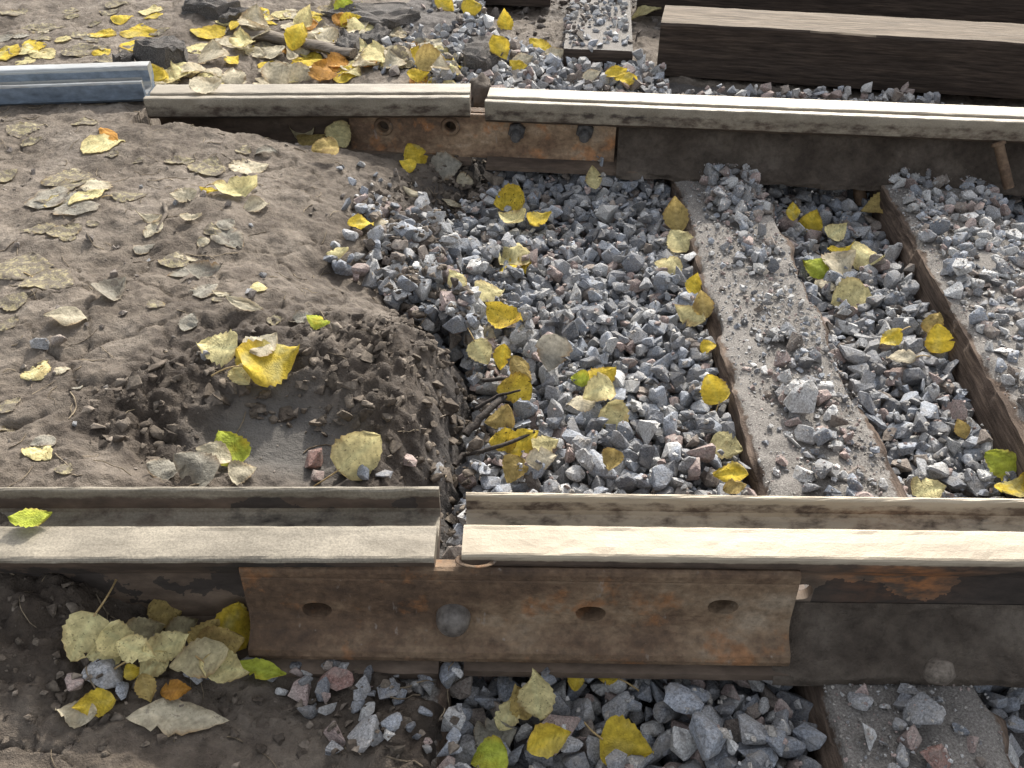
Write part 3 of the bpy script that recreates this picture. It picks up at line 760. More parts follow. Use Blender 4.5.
# visible wedge of the track bed
vis = (np.abs(QX) < .30 + .56 * QY) & (QY > .42) & (QY < 2.46)
Zs = 'in the ballast left of the gritty sleeper'
near_f = QY < .72
mz1 = vis & (dB < .01) & ~offs
tz = np.where(QY < .74, -.045, -.05) + .012 * fbm(QX * 5, QY * 5, 91, 2)
zid = np.where(QX < FR0[0][0] + (QY - FR0[0][1]) * FR0[1][0] / FR0[1][1], 0, 1)
fill(mz1 & (zid == 0) & ~near_f, 5600, .021, .047, 'bed', tz)
fill(mz1 & (zid == 1) & ~near_f, 2800, .021, .048, 'gap', tz - .026)
fill(mz1 & near_f, 900, .02, .047, 'front', tz - .005)
# gravel spilt on the lower mud slope
sp_area = inside(QX, QY, area([(312, 228), (372, 212), (440, 222), (470, 255), (480, 335), (425, 322), (375, 300), (330, 285)], .03)) & (dB > -.02)
fill(sp_area, 420, .02, .048, 'slope', .16, tries=3)
# stones lying on the sleepers
def on_rect(fr, a0, a1, y0, y1):
    p0, u, v, wd, zt = fr; q = (QX - p0[0]) * v[0] + (QY - p0[1]) * v[1]
    return (q > a0 * wd / 2) & (q < a1 * wd / 2) & (QY > y0) & (QY < y1)
fill(on_rect(FR0, -.2, .55, 1.72, 2.16), 45, .018, .045, 'sleeper', .05, sink=.25)
fill(on_rect(FR0, -.4, .75, 1.98, 2.24), 110, .018, .042, 'sleeper', .09, sink=.25)
fill(on_rect(FR0, -.3, .5, .88, 1.5), 95, .014, .044, 'sleeper', .045, sink=.25)
fill(on_rect(FR0, -.7, .8, .88, 2.1), 300, .006, .019, 'sleeper', .03, sink=.25, lo=True)
fill(on_rect(FR1, -.8, .95, .9, 2.24), 620, .014, .042, 'edge', .05, sink=.3)
fill(on_rect(FR0, -.5, .6, .5, .67), 26, .012, .034, 'shade', .04, sink=.3)
# beyond the far rail
gpoly = area([(372, 80), (395, 25), (430, -5), (475, -5), (498, 40), (555, 62), (660, 72), (1060, 108), (1060, 122), (480, 96)], .09)
fill(inside(QX, QY, gpoly) & (QY > 2.5) & ((QX < at(664, 80, .09)[0]) | (QY < 2.58)), 1900, .016, .042, 'far', .25, tries=4, sink=.35, lo=True)
fill(inside(QX, QY, area([(566, 46), (630, 48), (625, 2), (566, 2)], .145)), 160, .01, .03, 'far', .2, sink=.4, lo=True)
# mud front left, stones trodden in
fill(inside(QX, QY, area([(250, 668), (455, 668), (455, 768), (340, 768), (285, 705)], 0)), 46, .012, .034, 'mudfront', .06, tries=2, sink=.5)
fill(inside(QX, QY, area([(20, 630), (120, 680), (260, 700), (250, 665), (150, 640), (60, 590)], .02)), 14, .014, .034, 'mudfront', .12, tries=2, sink=.4)
fill(inside(QX, QY, area([(300, 165), (490, 172), (480, 215), (330, 225), (280, 200)], .05)), 60, .012, .03, 'slope', .16, tries=2, sink=.5)
fill((dB > .0) & inside(QX, QY, area([(0, 130), (250, 135), (300, 300), (240, 380), (0, 470)], .16)), 40, .008, .022, 'mudflat', .3, tries=1, sink=.6, lo=True)
# single stones that can be pointed out in the photograph
one = [(803, 398, .05, 'pale grey', 'largest pale grey stone on the gritty sleeper'), (316, 462, .034, 'reddish', 'reddish stone in the mud hollow touching the near rail'),
    (318, 478, .026, 'pinkish', 'small pink stone below the reddish one against the rail lip'), (345, 473, .03, 'dark grey', 'dark stone left of the pointed grey stone behind the near rail'),
    (365, 474, .03, 'blue-grey', 'pointed blue-grey stone under the big speckled leaf'), (384, 475, .028, 'dark grey', 'dark stone at the right corner of the big speckled leaf'),
    (411, 464, .036, 'pinkish', 'pale pink stone in the mud near the left rail end'), (438, 474, .03, 'mid grey', 'flat grey stone at the left rail end'),
    (105, 675, .05, 'mid grey', 'large flat grey stone below the pale leaf pile'), (76, 682, .028, 'pinkish', 'small pinkish stone left of the flat grey stone'), (123, 690, .027, 'blue-grey', 'round bluish stone below the leaf pile'),
    (338, 678, .046, 'reddish', 'tall reddish brown stone under the near joint plate'), (303, 688, .036, 'pinkish', 'flat pink stone left of the tall reddish stone'), (362, 690, .034, 'mid grey', 'grey stone right of the tall reddish stone'),
    (391, 693, .03, 'dark grey', 'dark stone half sunk in the front mud'), (366, 738, .038, 'mid grey', 'rounded grey stone in the front mud near the bottom edge'), (388, 730, .012, 'white', 'tiny white chip beside the rounded grey stone'),
    (705, 744, .055, 'blue-grey', 'large bluish stone in the shaded ballast in front'), (870, 737, .032, 'pale grey', 'pale stone on the shaded sleeper at the bottom'), (926, 716, .036, 'mid grey', 'upright grey stone on the shaded sleeper'),
    (908, 742, .036, 'pinkish', 'pink stone on the shaded sleeper'), (936, 755, .03, 'reddish', 'reddish stone at the bottom right on the shaded sleeper'), (858, 702, .032, 'mid grey', 'grey stone under the near rail foot on the shaded sleeper'),
    (706, 425, .03, 'dark grey', None), (844, 310, .035, 'pale grey', None), (958, 265, .042, 'pale grey', 'large pale stone on the right sleeper top'), (40, 345, .03, 'mid grey', 'grey stone sunk in the open mud at left'), (60, 343, .026, 'brownish', 'brown stone sunk in the open mud at left')]
named = []
for px, py, sz, c, lab in one:
    p = land(px, py + 3, .008, 70); n0 = len(stones)
    drop(p[0], p[1], sz, 'named', col=c, sink=.22, tilt=.3)
    if lab and len(stones) > n0: named.append((n0, lab))
# choose the 300 that show largest, judged by how much of each top is uncovered
named_ids = {i for i, _ in named}
score = []
for i, s in enumerate(stones):
    p = np.array((s[0], s[1], s[2])); d = depth_of(p); x2, y2 = proj(p)
    okf = 0 <= x2 <= 1024 and 0 <= y2 <= 768
    a, b = hcell(s[0], s[1]); k = max(1, int(s[3] * .22 / RS))
    pat = HM[max(0, a - k):a + k + 1, max(0, b - k):b + k + 1]
    top = s[2] + s[3] * .27
    vf = float((pat < top + .002).mean()) if pat.size else 0
    hid = 484 < y2 < 672 or (108 < y2 < 168)
    score.append((s[3] / d) ** 2 * vf * (okf and not hid) * (0.0 if s[8] else 1))
order = sorted(range(len(stones)), key=lambda i: -score[i])
big = [i for i in order if i not in named_ids and score[i] > 0][:300 - len(named)]
bigset = set(big) | named_ids
ROCKMESH = {}
def rock_mesh(k, cname, lo):
    key = (k, cname, lo)
    if key not in ROCKMESH:
        v, f = (PROTO_LO if lo else PROTO)[k]
        me = bpy.data.meshes.new('ballast_stone'); me.from_pydata((v * .035).tolist(), [], f.tolist())
        me.polygons.foreach_set('use_smooth', np.ones(len(me.polygons), bool)); me.set_sharp_from_angle(angle=R(18))
        j = np.random.default_rng(k).uniform(.8, 1.25)
        setattrs(me, col=np.array(PAL[cname]) * j); me.materials.append(STONE); ROCKMESH[key] = me
    return ROCKMESH[key]
ZL = {'bed': ('in the open ballast bed left of the gritty sleeper', 'ballast between mud bank and sleeper'), 'gap': ('in the ballast gap between the two sleepers', 'ballast between the sleepers'),
      'front': ('in the shaded ballast in front of the near rail', 'shaded front ballast'), 'slope': ('spilt on the mud slope below the far rail', 'gravel spilt on the mud slope'),
      'sleeper': ('resting on the gritty middle sleeper', 'stones on the middle sleeper'), 'edge': ('resting on the sleeper at the right edge', 'stones on the right sleeper'),
      'shade': ('lying on the shaded sleeper end in front', 'stones on the shaded sleeper'), 'mudfront': ('trodden into the mud in front of the near rail', 'stones in the front mud'),
      'far': ('in the gravel beyond the far rail', 'far gravel'), 'mudflat': ('trodden into the open mud', 'stones in the open mud'), 'named': ('', 'ballast stones')}
MARK = [(553, 356, 'the torn greyish leaf'), (598, 390, 'the overlapping leaf cluster'), (616, 417, 'the round pale leaf beside the leaf cluster'), (508, 201, 'the speckled leaf under the far rail'), (593, 178, 'the pale leaf standing under the far rail'),
    (511, 245, 'the broad flat leaf in the row'), (489, 292, 'the pale leaf on the spilt gravel'), (481, 353, 'the stalked leaf at the mound'), (514, 389, 'the black specked leaf'), (611, 461, 'the lone dull leaf by the rail'), (542, 458, 'the leaf pair by the bent twig'),
    (676, 214, 'the leaf standing against the middle sleeper'), (690, 316, 'the curled leaf beside the middle sleeper'), (714, 389, 'the hanging leaf on the sleeper side'), (730, 474, 'the flat leaf behind the near rail'), (847, 297, 'the big leaf cluster between the sleepers'),
    (812, 220, 'the upright leaf between the sleepers'), (901, 356, 'the crossed leaf pair between the sleepers'), (939, 338, 'the leaf standing against the right sleeper'), (962, 428, 'the small brownish leaf between the sleepers'), (1001, 462, 'the green leaf at the right edge'),
    (803, 398, 'the pale grey stone on the sleeper'), (361, 223, 'the yellow leaf on the spilt gravel'), (456, 279, 'the upright leaf on the spilt gravel'), (536, 692, 'the tall leaf under the near plate'), (549, 738, 'the curled leaf in front'), (628, 744, 'the broad pointed leaf in front'),
    (705, 744, 'the large bluish stone in front'), (338, 678, 'the tall reddish stone'), (926, 716, 'the upright grey stone on the shaded sleeper'), (930, 490, 'the leaf behind the rail between the sleepers'), (500, 49, 'the asphalt lump beyond the far rail'), (592, 75, 'the grit covered sleeper end'),
    (300, 49, 'the grey lath'), (417, 58, 'the speckled leaf beyond the far rail'), (165, 50, 'the asphalt lump behind the blue rail'), (352, 22, 'the flat slab with the leaf'), (212, 6, 'the thin slab at the top'), (65, 316, 'the lone cream leaf on the mud'), (236, 190, 'the curled leaf on the mud'),
    (160, 225, 'the curved pale twig'), (103, 138, 'the rolled pinkish scrap'), (88, 193, 'the pressed leaf pair'), (219, 348, 'the yellow leaf trio'), (52, 280, 'the stalked pressed leaf at left'), (250, 166, 'the flat leaf on the ridge'), (60, 75, 'the blue rail'), (30, 420, 'the rail lip at left'), (958, 265, 'the large pale stone on the right sleeper')]
ORD = ['nearest', 'second nearest', 'third nearest', 'fourth nearest', 'fifth nearest', 'sixth nearest', 'seventh nearest', 'eighth nearest', 'ninth nearest', 'tenth nearest', 'eleventh nearest', 'twelfth nearest', 'thirteenth nearest', 'fourteenth nearest', 'fifteenth nearest', 'sixteenth nearest']
def landmark_labels(items):
    """items: (key, px, py, words) -> a label per key that finds it from the closest landmark"""
    cells = {}
    for key, px, py, wd_ in items:
        d_, mx, my, nm = min((math.hypot(px - a, (py - b) * 1.2), a, b, c) for a, b, c in MARK)
        dx, dy = px - mx, (py - my) * 1.2
        side = ('right of' if dx > 0 else 'left of') if abs(dx) > abs(dy) else ('below' if dy > 0 else 'above')
        cells.setdefault((wd_, side, nm), []).append((d_, key))
    out = {}
    for (wd_, side, nm), l_ in cells.items():
        for r_, (d_, key) in enumerate(sorted(l_)):
            out[key] = f'{wd_} {side} {nm}' if len(l_) == 1 else f'{ORD[min(r_, 15)]} {wd_} {side} {nm}'
    return out
SLAB = landmark_labels([(i, *proj(np.array(stones[i][:3])), f'large {stones[i][6]} stone') for i in bigset])
for i in sorted(bigset):
    x, y, z, sz, k, Rm, cn, zone, lo = stones[i]
    o = bpy.data.objects.new('ballast_stone', rock_mesh(k, cn, lo)); link(o)
    m4 = Matrix(Rm.tolist()).to_4x4(); o.location = (x, y, z); o.rotation_euler = m4.to_euler(); o.scale = (sz / .035,) * 3
    lab = dict(named).get(i)
    if lab: tag(o, lab, 'stone', 'ballast stones that stand out')
    else:
        wl, gl = ZL[zone]
        if not wl: wl, gl = ZL['bed']
        tag(o, SLAB[i], 'stone', gl)
vv = []; ff = []; cc = []; off = 0
for i, s in enumerate(stones):
    if i in bigset: continue
    x, y, z, sz, k, Rm, cn, zone, lo = s
    d = depth_of(np.array((x, y, z)))
    v, f = (PROTO_LO if lo else PROTO)[k]
    vv.append(v @ Rm.T * sz + (x, y, z)); ff.append(f + off); off += len(v)
    c = np.array(PAL[cn]) * rng.uniform(.75, 1.3); cc.append(np.tile(c, (len(v), 1)))
gravel = meshobj('gravel', np.concatenate(vv), np.concatenate(ff), STONE, smooth=18, col=np.concatenate(cc))
tag(gravel, 'grey crushed granite ballast filling the track bed', kind='stuff')

# grit on the sleepers and crumbs of broken mud
def clod_shape(r):
    v, f = PROTO[int(r.integers(len(PROTO)))]; q = r.uniform(-9, 9)
    k = 1 + .35 * fbm(v[:, 0] * 4 + q, v[:, 1] * 4 + v[:, 2] * 3, int(r.integers(900)), 3)
    v = v * k[:, None] * np.array((1, 1, r.uniform(.6, .95))); return v / np.ptp(v[:, 0]), f
CLODS = [clod_shape(rng) for _ in range(30)]
def scatter(name, mask_or_pts, n, smin, smax, mat, cols, label, embed=.3, power=2.5):
    idx = np.argwhere(mask_or_pts); sel = idx[rng.integers(len(idx), size=n)]
    vs = []; fs = []; cs = []; of = 0
    for c in sel:
        x = rx[c[0]] + rng.uniform(-.002, .002); y = ry[c[1]] + rng.uniform(-.002, .002)
        sz = smin + (smax - smin) * rng.random() ** power; v, f = (CLODS if mat is CRUMB else PROTO_LO)[rng.integers(30)]
        v = v @ rotm(rng.uniform(0, 6.28), rng.normal() * .5, rng.normal() * .5).T * sz
        z = HM[c[0], c[1]] - v[:, 2].min() * (1 - embed * 2) 
        vs.append(v + (x, y, z)); fs.append(f + of); of += len(v); cs.append(np.tile(np.array(cols[rng.integers(len(cols))]) * rng.uniform(.75, 1.25), (len(v), 1)))
    o = meshobj(name, np.concatenate(vs), np.concatenate(fs), mat, smooth=50 if mat is CRUMB else 30, col=np.concatenate(cs)); tag(o, label, kind='stuff'); return o
grits = [PAL['mid grey'], PAL['pale grey'], PAL['pinkish'], (.3, .28, .255), (.36, .34, .31)]
scatter('grit', on_rect(FR0, -.85, .9, .5, 2.24) | on_rect(FR1, -.9, .95, .86, 2.24), 10000, .002, .0065, STONE, grits, 'fine pale grit lying on the sleepers')
scatter('grit', vis & (dB < .01) & ~offs & (QY > .42) & (QY < 2.3), 2600, .005, .014, STONE, grits + [PAL['dark grey']], 'small stone chips between the ballast stones', .3, 1.5)
mudm = (dB > -.015) & vis
clodm = mudm & inside(QX, QY, area([(340, 330), (470, 330), (485, 480), (430, 486), (380, 440), (300, 425), (200, 420), (200, 470), (100, 470), (80, 420), (180, 390), (280, 385)], .09))
browns = [(.12, .098, .078), (.15, .125, .1), (.09, .074, .06), (.19, .16, .13)]
scatter('mud_crumbs', clodm | (mudm & (dB < .09) & (QY < 1.3) & (QY > .8)), 1100, .003, .03, CRUMB, browns, 'broken dark clods of earth on the mud bank', .45, 3.6)
scatter('mud_crumbs', inside(QX, QY, area([(436, 160), (502, 160), (497, 186), (440, 190)], .0)), 160, .008, .042, CRUMB, browns, 'clods of dark earth under the far rail joint', .3, 2)
scatter('mud_crumbs', mudm & (dB < .16) & (QY > 1.2), 900, .004, .024, CRUMB, browns, 'small dark clods on the upper bank slope', .4, 2.6)
scatter('mud_crumbs', inside(QX, QY, area([(0, 575), (60, 590), (250, 690), (455, 690), (455, 768), (0, 768)], .02)), 380, .003, .02, CRUMB, browns, 'dark crumbs of earth in front of the near rail', .4, 2.6)
scatter('mud_crumbs', mudm & (QY > .9), 320, .003, .011, CRUMB, [(.14, .12, .1), (.17, .148, .125), (.2, .175, .15), (.23, .2, .17)], 'scattered small crumbs of dry mud', .3, 2)
scatter('mud_crumbs', inside(QX, QY, area([(0, 60), (0, 0), (480, -10), (560, 60), (660, 20), (1020, 30), (1020, -20), (0, -40)], .12)), 1200, .006, .04, CRUMB, [(.11, .095, .083), (.15, .13, .115), (.18, .16, .14)], 'lumps of earth beyond the far rail', .3, 2.5)

# ---------------------------------------------------------------- chunks, sticks, rods
def chunk(px, py, wpx, hpx, zt_, dep, label, cat, seed, mat=None, name='asphalt_chunk'):
    """irregular flat slab: front upper edge near (px,py)"""
    p = land(px, py + hpx * .5); d = depth_of(p); wd = wpx / FPX * d; r = np.random.default_rng(seed)
    n = 9; ang = np.sort(r.uniform(0, 6.28, n)); rr = r.uniform(.8, 1.05, n); top = []; rings = []
    for lv, sc in ((0, 1.02), (.5, 1.05), (.93, 1.0), (1, .95)):
        rings.append([(wd / 2 * sc * rr[i] * math.cos(a) + r.normal() * .004, dep / 2 * sc * rr[i] * math.sin(a) + r.normal() * .004, zt_ * lv + r.normal() * .003) for i, a in enumerate(ang)])
    V = [q for g in rings for q in g] + [(0, 0, zt_ * 1.02)]
    F = [(k * n + i, k * n + (i + 1) % n, (k + 1) * n + (i + 1) % n, (k + 1) * n + i) for k in range(3) for i in range(n)] + [(3 * n + i, 3 * n + (i + 1) % n, 4 * n) for i in range(n)]
    bm = bmesh.new(); bv = [bm.verts.new(q) for q in V]
    for f in F: bm.faces.new([bv[i] for i in f])
    bmesh.ops.triangulate(bm, faces=bm.faces)
    bmesh.ops.subdivide_edges(bm, edges=bm.edges, cuts=3, use_grid_fill=True)
    for q in bm.verts:
        c_ = q.co; k_ = 1 + .05 * (2 * float(vnoise(c_.x * 60, c_.y * 60 + c_.z * 50, seed)) - 1)
        q.co = Vector((c_.x * k_, c_.y * k_, c_.z + .008 * (2 * float(vnoise(c_.x * 45 + 3, c_.y * 45, seed + 2)) - 1) + .006 * (2 * float(vnoise(c_.x * 110, c_.y * 110 + c_.z * 40, seed + 4)) - 1)))
    bm.normal_update(); me = bpy.data.meshes.new(name); bm.to_mesh(me); bm.free(); me.materials.append(mat or ASPHALT)
    o = link(bpy.data.objects.new(name, me)); o.location = (p[0], p[1], p[2] - zt_ * .25); o.rotation_euler = (r.normal() * .07, r.normal() * .07, r.uniform(-.3, .3))
    tag(o, label, cat); return o
chunk(165, 50, 58, 26, .075, .18, 'dark broken lump of asphalt just behind the blue rail end', 'asphalt', 1)
chunk(348, 40, 36, 20, .05, .16, 'flat grey slab piece with a yellow leaf on it beyond the far rail', 'asphalt', 2)
chunk(378, 36, 34, 14, .045, .14, 'small dark slab piece right of the flat grey slab', 'asphalt', 3)
chunk(482, 48, 40, 26, .06, .2, 'gravel coated asphalt lump above the far rail joint', 'asphalt', 4)
chunk(212, 6, 56, 14, .045, .14, 'dark thin slab at the top edge left of centre', 'asphalt', 5)
chunk(238, 15, 40, 10, .04, .12, 'small dark slab piece under the thin slab at the top', 'asphalt', 6)
chunk(125, 58, 24, 12, .035, .1, 'small bluish grey slab piece on the mud behind the blue rail', 'asphalt', 7)
chunk(370, 12, 100, 18, .04, .28, 'broad low mud coated slab at the top centre left', 'asphalt', 8)
def stick(name, pts, r0, r1, label, cat, mat, lift=.004, k=8, flat=1.0, zs=None):
    P = []
    for i, (a, b) in enumerate(pts):
        p = land(a, b, .01, 85) if zs is None else at(a, b, zs[i]); p = p.copy(); p[2] += lift; P.append(p)
    P = np.array(P); m = 4 * (len(P) - 1) + 1; t = np.linspace(0, len(P) - 1, m)
    Q = np.stack([np.interp(t, np.arange(len(P)), P[:, c]) for c in range(3)], 1)
    Q[1:-1] += rng.normal(size=(m - 2, 3)) * r0 * .12
    V = []
    for i in range(m):
        d = Q[min(i + 1, m - 1)] - Q[max(i - 1, 0)]; d /= np.linalg.norm(d)
        s = np.cross(d, (0, 0, 1)); s /= np.linalg.norm(s); n_ = np.cross(s, d); r = r0 + (r1 - r0) * i / (m - 1)
        for j in range(k):
            a = 2 * math.pi * j / k; V.append(Q[i] + s * r * math.cos(a) * (1 + .15 * rng.normal() * .5) + n_ * r * flat * math.sin(a))
    F = [(i * k + j, i * k + (j + 1) % k, (i + 1) * k + (j + 1) % k, (i + 1) * k + j) for i in range(m - 1) for j in range(k)] + [tuple(range(k))[::-1], tuple(range((m - 1) * k, m * k))]
    o = meshobj(name, V, F, mat, loc=tuple(Q.mean(0)), smooth=60)
    tag(o, label, cat); return o
stick('twig', [(466, 443), (484, 422), (505, 404)], .008, .0055, 'thick dark stick leaning out of the mud bank', 'twig', TWIG, .02)
stick('twig', [(455, 474), (463, 464), (500, 455), (534, 440)], .005, .003, 'thin bent dark twig near the rail gap', 'twig', TWIG, .02)
stick('twig', [(482, 393), (520, 390)], .0045, .003, 'short dark twig crossing the speckled yellow leaf', 'twig', TWIG, .03)
stick('twig', [(476, 417), (498, 404), (520, 399)], .004, .002, 'dark twig just above the thick stick', 'twig', TWIG, .02)
stick('twig', [(165, 205), (167, 215), (158, 232)], .005, .003, 'curved pale twig on the open mud at left', 'twig', LATH, .004)
stick('wooden_lath', [(240, 36), (300, 49), (354, 60)], .03, .026, 'grey weathered lath lying among the leaves beyond the far rail', 'stick', LATH, .02, flat=.55)
def rod(px0, py0, px1, py1, z0, z1, r, label, name, cat):
    A = at(px0, py0, z0) if z0 is not None else on_plane(px0, py0, fo, fu, fv, -.125); B = at(px1, py1, z1) if z1 is not None else on_plane(px1, py1, fo, fu, fv, -.085); d = (B - A); d /= np.linalg.norm(d); s = np.cross(d, (1, .2, 0)); s /= np.linalg.norm(s); n_ = np.cross(d, s); k = 12; V = []
    L = np.linalg.norm(B - A); prof = [(0, 1), (.3, 1.03), (.7, .97), (.93, 1), (.935, 1.35), (.985, 1.3), (1, 1.0)]
    for t, q in prof:
        for j in range(k):
            a = 2 * math.pi * j / k; V.append(A + d * L * t + (s * math.cos(a) + n_ * math.sin(a)) * r * q)
    F = [(i * k + j, i * k + (j + 1) % k, (i + 1) * k + (j + 1) % k, (i + 1) * k + j) for i in range(len(prof) - 1) for j in range(k)] + [tuple(range(k))[::-1], tuple(range((len(prof) - 1) * k, len(prof) * k))]
    o = meshobj(name, V, F, RUST, loc=tuple(A), smooth=40); tag(o, label, cat); return o
rod(1009, 188, 998, 142, None, None, .0125, 'rusty spike standing against the far rail at the right edge', 'rail_spike', 'spike')
rod(861, 204, 858, 176, -.06, .01, .016, 'short rusty peg under the far rail between the sleepers', 'rail_spike', 'spike')
# round spike head on the foot of the near rail
ph = on_plane(939, 672, jo, u0, v0, -.10)
V, Fq = ICO2; V = V.copy(); V = np.sign(V) * np.abs(V) ** .8
V = V * np.array((.019, .014, .0165)) + rng.normal(size=V.shape) * .0011
tag(meshobj('rail_spike', V + ph, Fq, mat_plain('crusted_iron', (.07, .058, .047), (.21, .18, .15), .9, 160), loc=tuple(ph), smooth=60), 'round crusted spike head at the near rail foot above the shaded sleeper', 'spike')

def lump(px, py, z, sx, sy, sz, label, seed):
    v, f = ICO3; r = np.random.default_rng(seed); q = r.uniform(-9, 9)
    k = 1 + .28 * fbm(v[:, 0] * 2 + q, v[:, 1] * 2 + v[:, 2] * 1.3, seed, 4) + .16 * fbm(v[:, 2] * 6 + q, v[:, 0] * 6 - v[:, 1] * 4, seed + 1, 3)
    c = at(px, py, z); o = meshobj('mud_clod', v * k[:, None] * np.array((sx, sy, sz)) + c, f, MUD, loc=tuple(c), smooth=180,
        attr=dict(moist_shade=np.full(len(v), .45), silt=np.zeros(len(v)), grav=np.zeros(len(v))))
    tag(o, label, 'clod'); return o
lump(481, 92, .09, .035, .05, .05, 'lump of mud wedged behind the far rail gap', 5)
vs = []; fs = []; of = 0
sel = np.argwhere(mudm & (QY > .5)); sel = sel[rng.integers(len(sel), size=330)]
for c in sel:
    L_ = rng.uniform(.012, .06); a = rng.uniform(0, 6.28); bend = rng.normal() * .5; rad = rng.uniform(.0006, .0014); x0, y0 = rx[c[0]], ry[c[1]]
    for q in range(5):
        t = q / 4; aa = a + bend * t; x = x0 + L_ * t * math.cos(aa); y = y0 + L_ * t * math.sin(aa); i, j = hcell(x, y); z = HM[i, j] + .0015
        for k in range(3):
            b = 2.094 * k; vs.append((x - math.sin(aa) * rad * math.cos(b), y + math.cos(aa) * rad * math.cos(b), z + rad * math.sin(b)))
    fs += [(of + q * 3 + k, of + q * 3 + (k + 1) % 3, of + q * 3 + 3 + (k + 1) % 3, of + q * 3 + 3 + k) for q in range(4) for k in range(3)]; of += 15
tag(meshobj('plant_debris', np.array(vs), np.array(fs), mat_plain('dry_fibre', (.07, .055, .042), (.3, .24, .16), .8, 60)), 'dry stalks and fibres strewn on the mud', kind='stuff')
# ---------------------------------------------------------------- leaves
LC = {'y': (.70, .52, .06), 's': (.66, .49, .06), 'p': (.72, .64, .33), 'c': (.60, .54, .40), 'b': (.46, .35, .13), 'g': (.46, .52, .07), 'w': (.36, .34, .285), 'o': (.5, .25, .05), 'm': (.50, .44, .27)}
LW = {'y': 'bright yellow', 's': 'dark speckled yellow', 'p': 'pale yellow', 'c': 'cream dry', 'b': 'dull brownish yellow', 'g': 'yellow-green', 'w': 'greyish faded', 'o': 'orange-brown', 'm': 'mud stained yellowish'}
def leaf_width(kind, s):
    if kind == 0: w_ = np.sin(np.pi * s ** .62) ** .75 * .52 * (1 - .25 * s)         # birch, pointed
    elif kind == 1: w_ = np.sin(np.pi * s ** .72) ** .62 * .46 * (1.08 - .22 * s)  # rounded
    elif kind == 2: w_ = np.sin(np.pi * s ** .8) * .36                                  # oval
    else: w_ = np.sin(np.pi * s ** .9) * .2                                            # narrow
    return w_
def make_leaf(center, u, n, L, kind, ck, curl, fold, seed, stalk=None, press=False, dirt=0, nl=17, nw=9):
    r = np.random.default_rng(seed)
    u = np.array(u); n = np.array(n); n /= np.linalg.norm(n); u = u - n * (u @ n); u /= np.linalg.norm(u); v = np.cross(n, u)
    s = np.linspace(0, 1, nl); t = np.linspace(-1, 1, nw); Sg, T = np.meshgrid(s, t, indexing='ij')
    w_ = leaf_width(kind, s) * L; ser = 1 + .05 * np.where(np.arange(nl) % 2, 1, -1) * (s > .12) * (s < .95) + r.normal(size=nl) * .035
    bite = np.ones((nl, 2))
    if r.random() < .35: bite[r.integers(4, nl - 3), r.integers(2)] = .6
    W = w_ * ser
    X = (Sg - .5) * L; Y = T * W[:, None] * np.where(T < 0, bite[:, :1], bite[:, 1:])
    X = X - .035 * L * np.abs(T) * np.where(Sg < .15, 1, 0) 
    Zb = fold * np.abs(Y) + curl * (X ** 2) / L * 2.4 + r.uniform(-1, 1) * .9 * (Y ** 2) / L * abs(curl) * 2
    ph_ = r.uniform(0, 20)
    Zb += L * .10 * fbm(Sg * 2.6 + ph_, T * 1.6 + ph_, seed % 1000, 2) * (.3 + np.abs(T))
    ecurl = r.uniform(-.12, .16) * L; Zb += ecurl * np.clip(np.abs(T) - .45, 0, 1) ** 2 * (fbm(Sg * 2 + ph_, T * 0, seed % 999, 1) + .5)
    Zb += r.normal() * .12 * X * T * (.4 + Sg)      # twist
    hook = r.uniform(-.06, .17); Zb += hook * L * np.clip(Sg - .62, 0, 1) ** 2 * 3.2
    Zb += L * .02 * np.sin(Sg * 26) * np.abs(T) * .3
    P = np.array(center) + X[..., None] * u + Y[..., None] * v + Zb[..., None] * n
    if press:
        ii = np.clip(((P[..., 0] - RX0) / RS).astype(int), 0, len(rx) - 1); jj = np.clip(((P[..., 1] - RY0) / RS).astype(int), 0, len(ry) - 1)
        P[..., 2] = HM[ii, jj] * .6 + (HM[np.clip(ii + 2, 0, len(rx) - 1), jj] + HM[np.clip(ii - 2, 0, len(rx) - 1), jj] + HM[ii, np.clip(jj + 2, 0, len(ry) - 1)] + HM[ii, np.clip(jj - 2, 0, len(ry) - 1)]) * .1 + .0022 + .3 * np.clip(Zb, -.004, .012)
        md = np.median(P[..., 2]); P[..., 2] = np.clip(P[..., 2], md - .012, md + .012)
    base = np.array(LC[ck]) * r.uniform(.85, 1.12); C_ = np.tile(base, (nl, nw, 1))
    ed = np.clip(np.abs(T) ** 5 * (.4 + .9 * fbm(Sg * 3 + ph_, T + 3, seed % 997, 2)), 0, 1)[..., None]
    brown = np.array((.27, .15, .05)); C_ = C_ * (1 - ed * .8) + brown * ed * .8
    pt = sstep(.12, .5, fbm(Sg * 2.2 + ph_, T * 1.3, seed % 991 + 5, 3))[..., None] * r.uniform(.15, .75)
    alt = np.array({'y': (.55, .5, .22), 's': (.4, .26, .06), 'p': (.42, .3, .13), 'c': (.42, .33, .2), 'b': (.2, .13, .05), 'g': (.62, .48, .05), 'w': (.26, .23, .18), 'o': (.25, .12, .04), 'm': (.22, .18, .13)}[ck])
    C_ = C_ * (1 - pt) + alt * pt
    rib = np.exp(-(T / .09) ** 2)[..., None] * .45; C_ = C_ * (1 - rib) + np.minimum(base * 1.15 + .04, .8) * rib
    sv = (np.abs(((Sg * 7 - np.abs(T) * 1.6) % 1) - .5) < .13)[..., None] * .12; C_ = C_ * (1 - sv * 1.3)
    spot = np.full(nl * nw, {'s': .95, 'p': .5, 'y': .25, 'g': .2, 'b': .5}.get(ck, .3))
    o = meshobj('fallen_leaf', P.reshape(-1, 3), gridfaces(nl, nw), LEAF, loc=tuple(center), smooth=180, col=C_.reshape(-1, 3), attr=dict(spot=spot, dirt=np.full(nl * nw, float(dirt))))
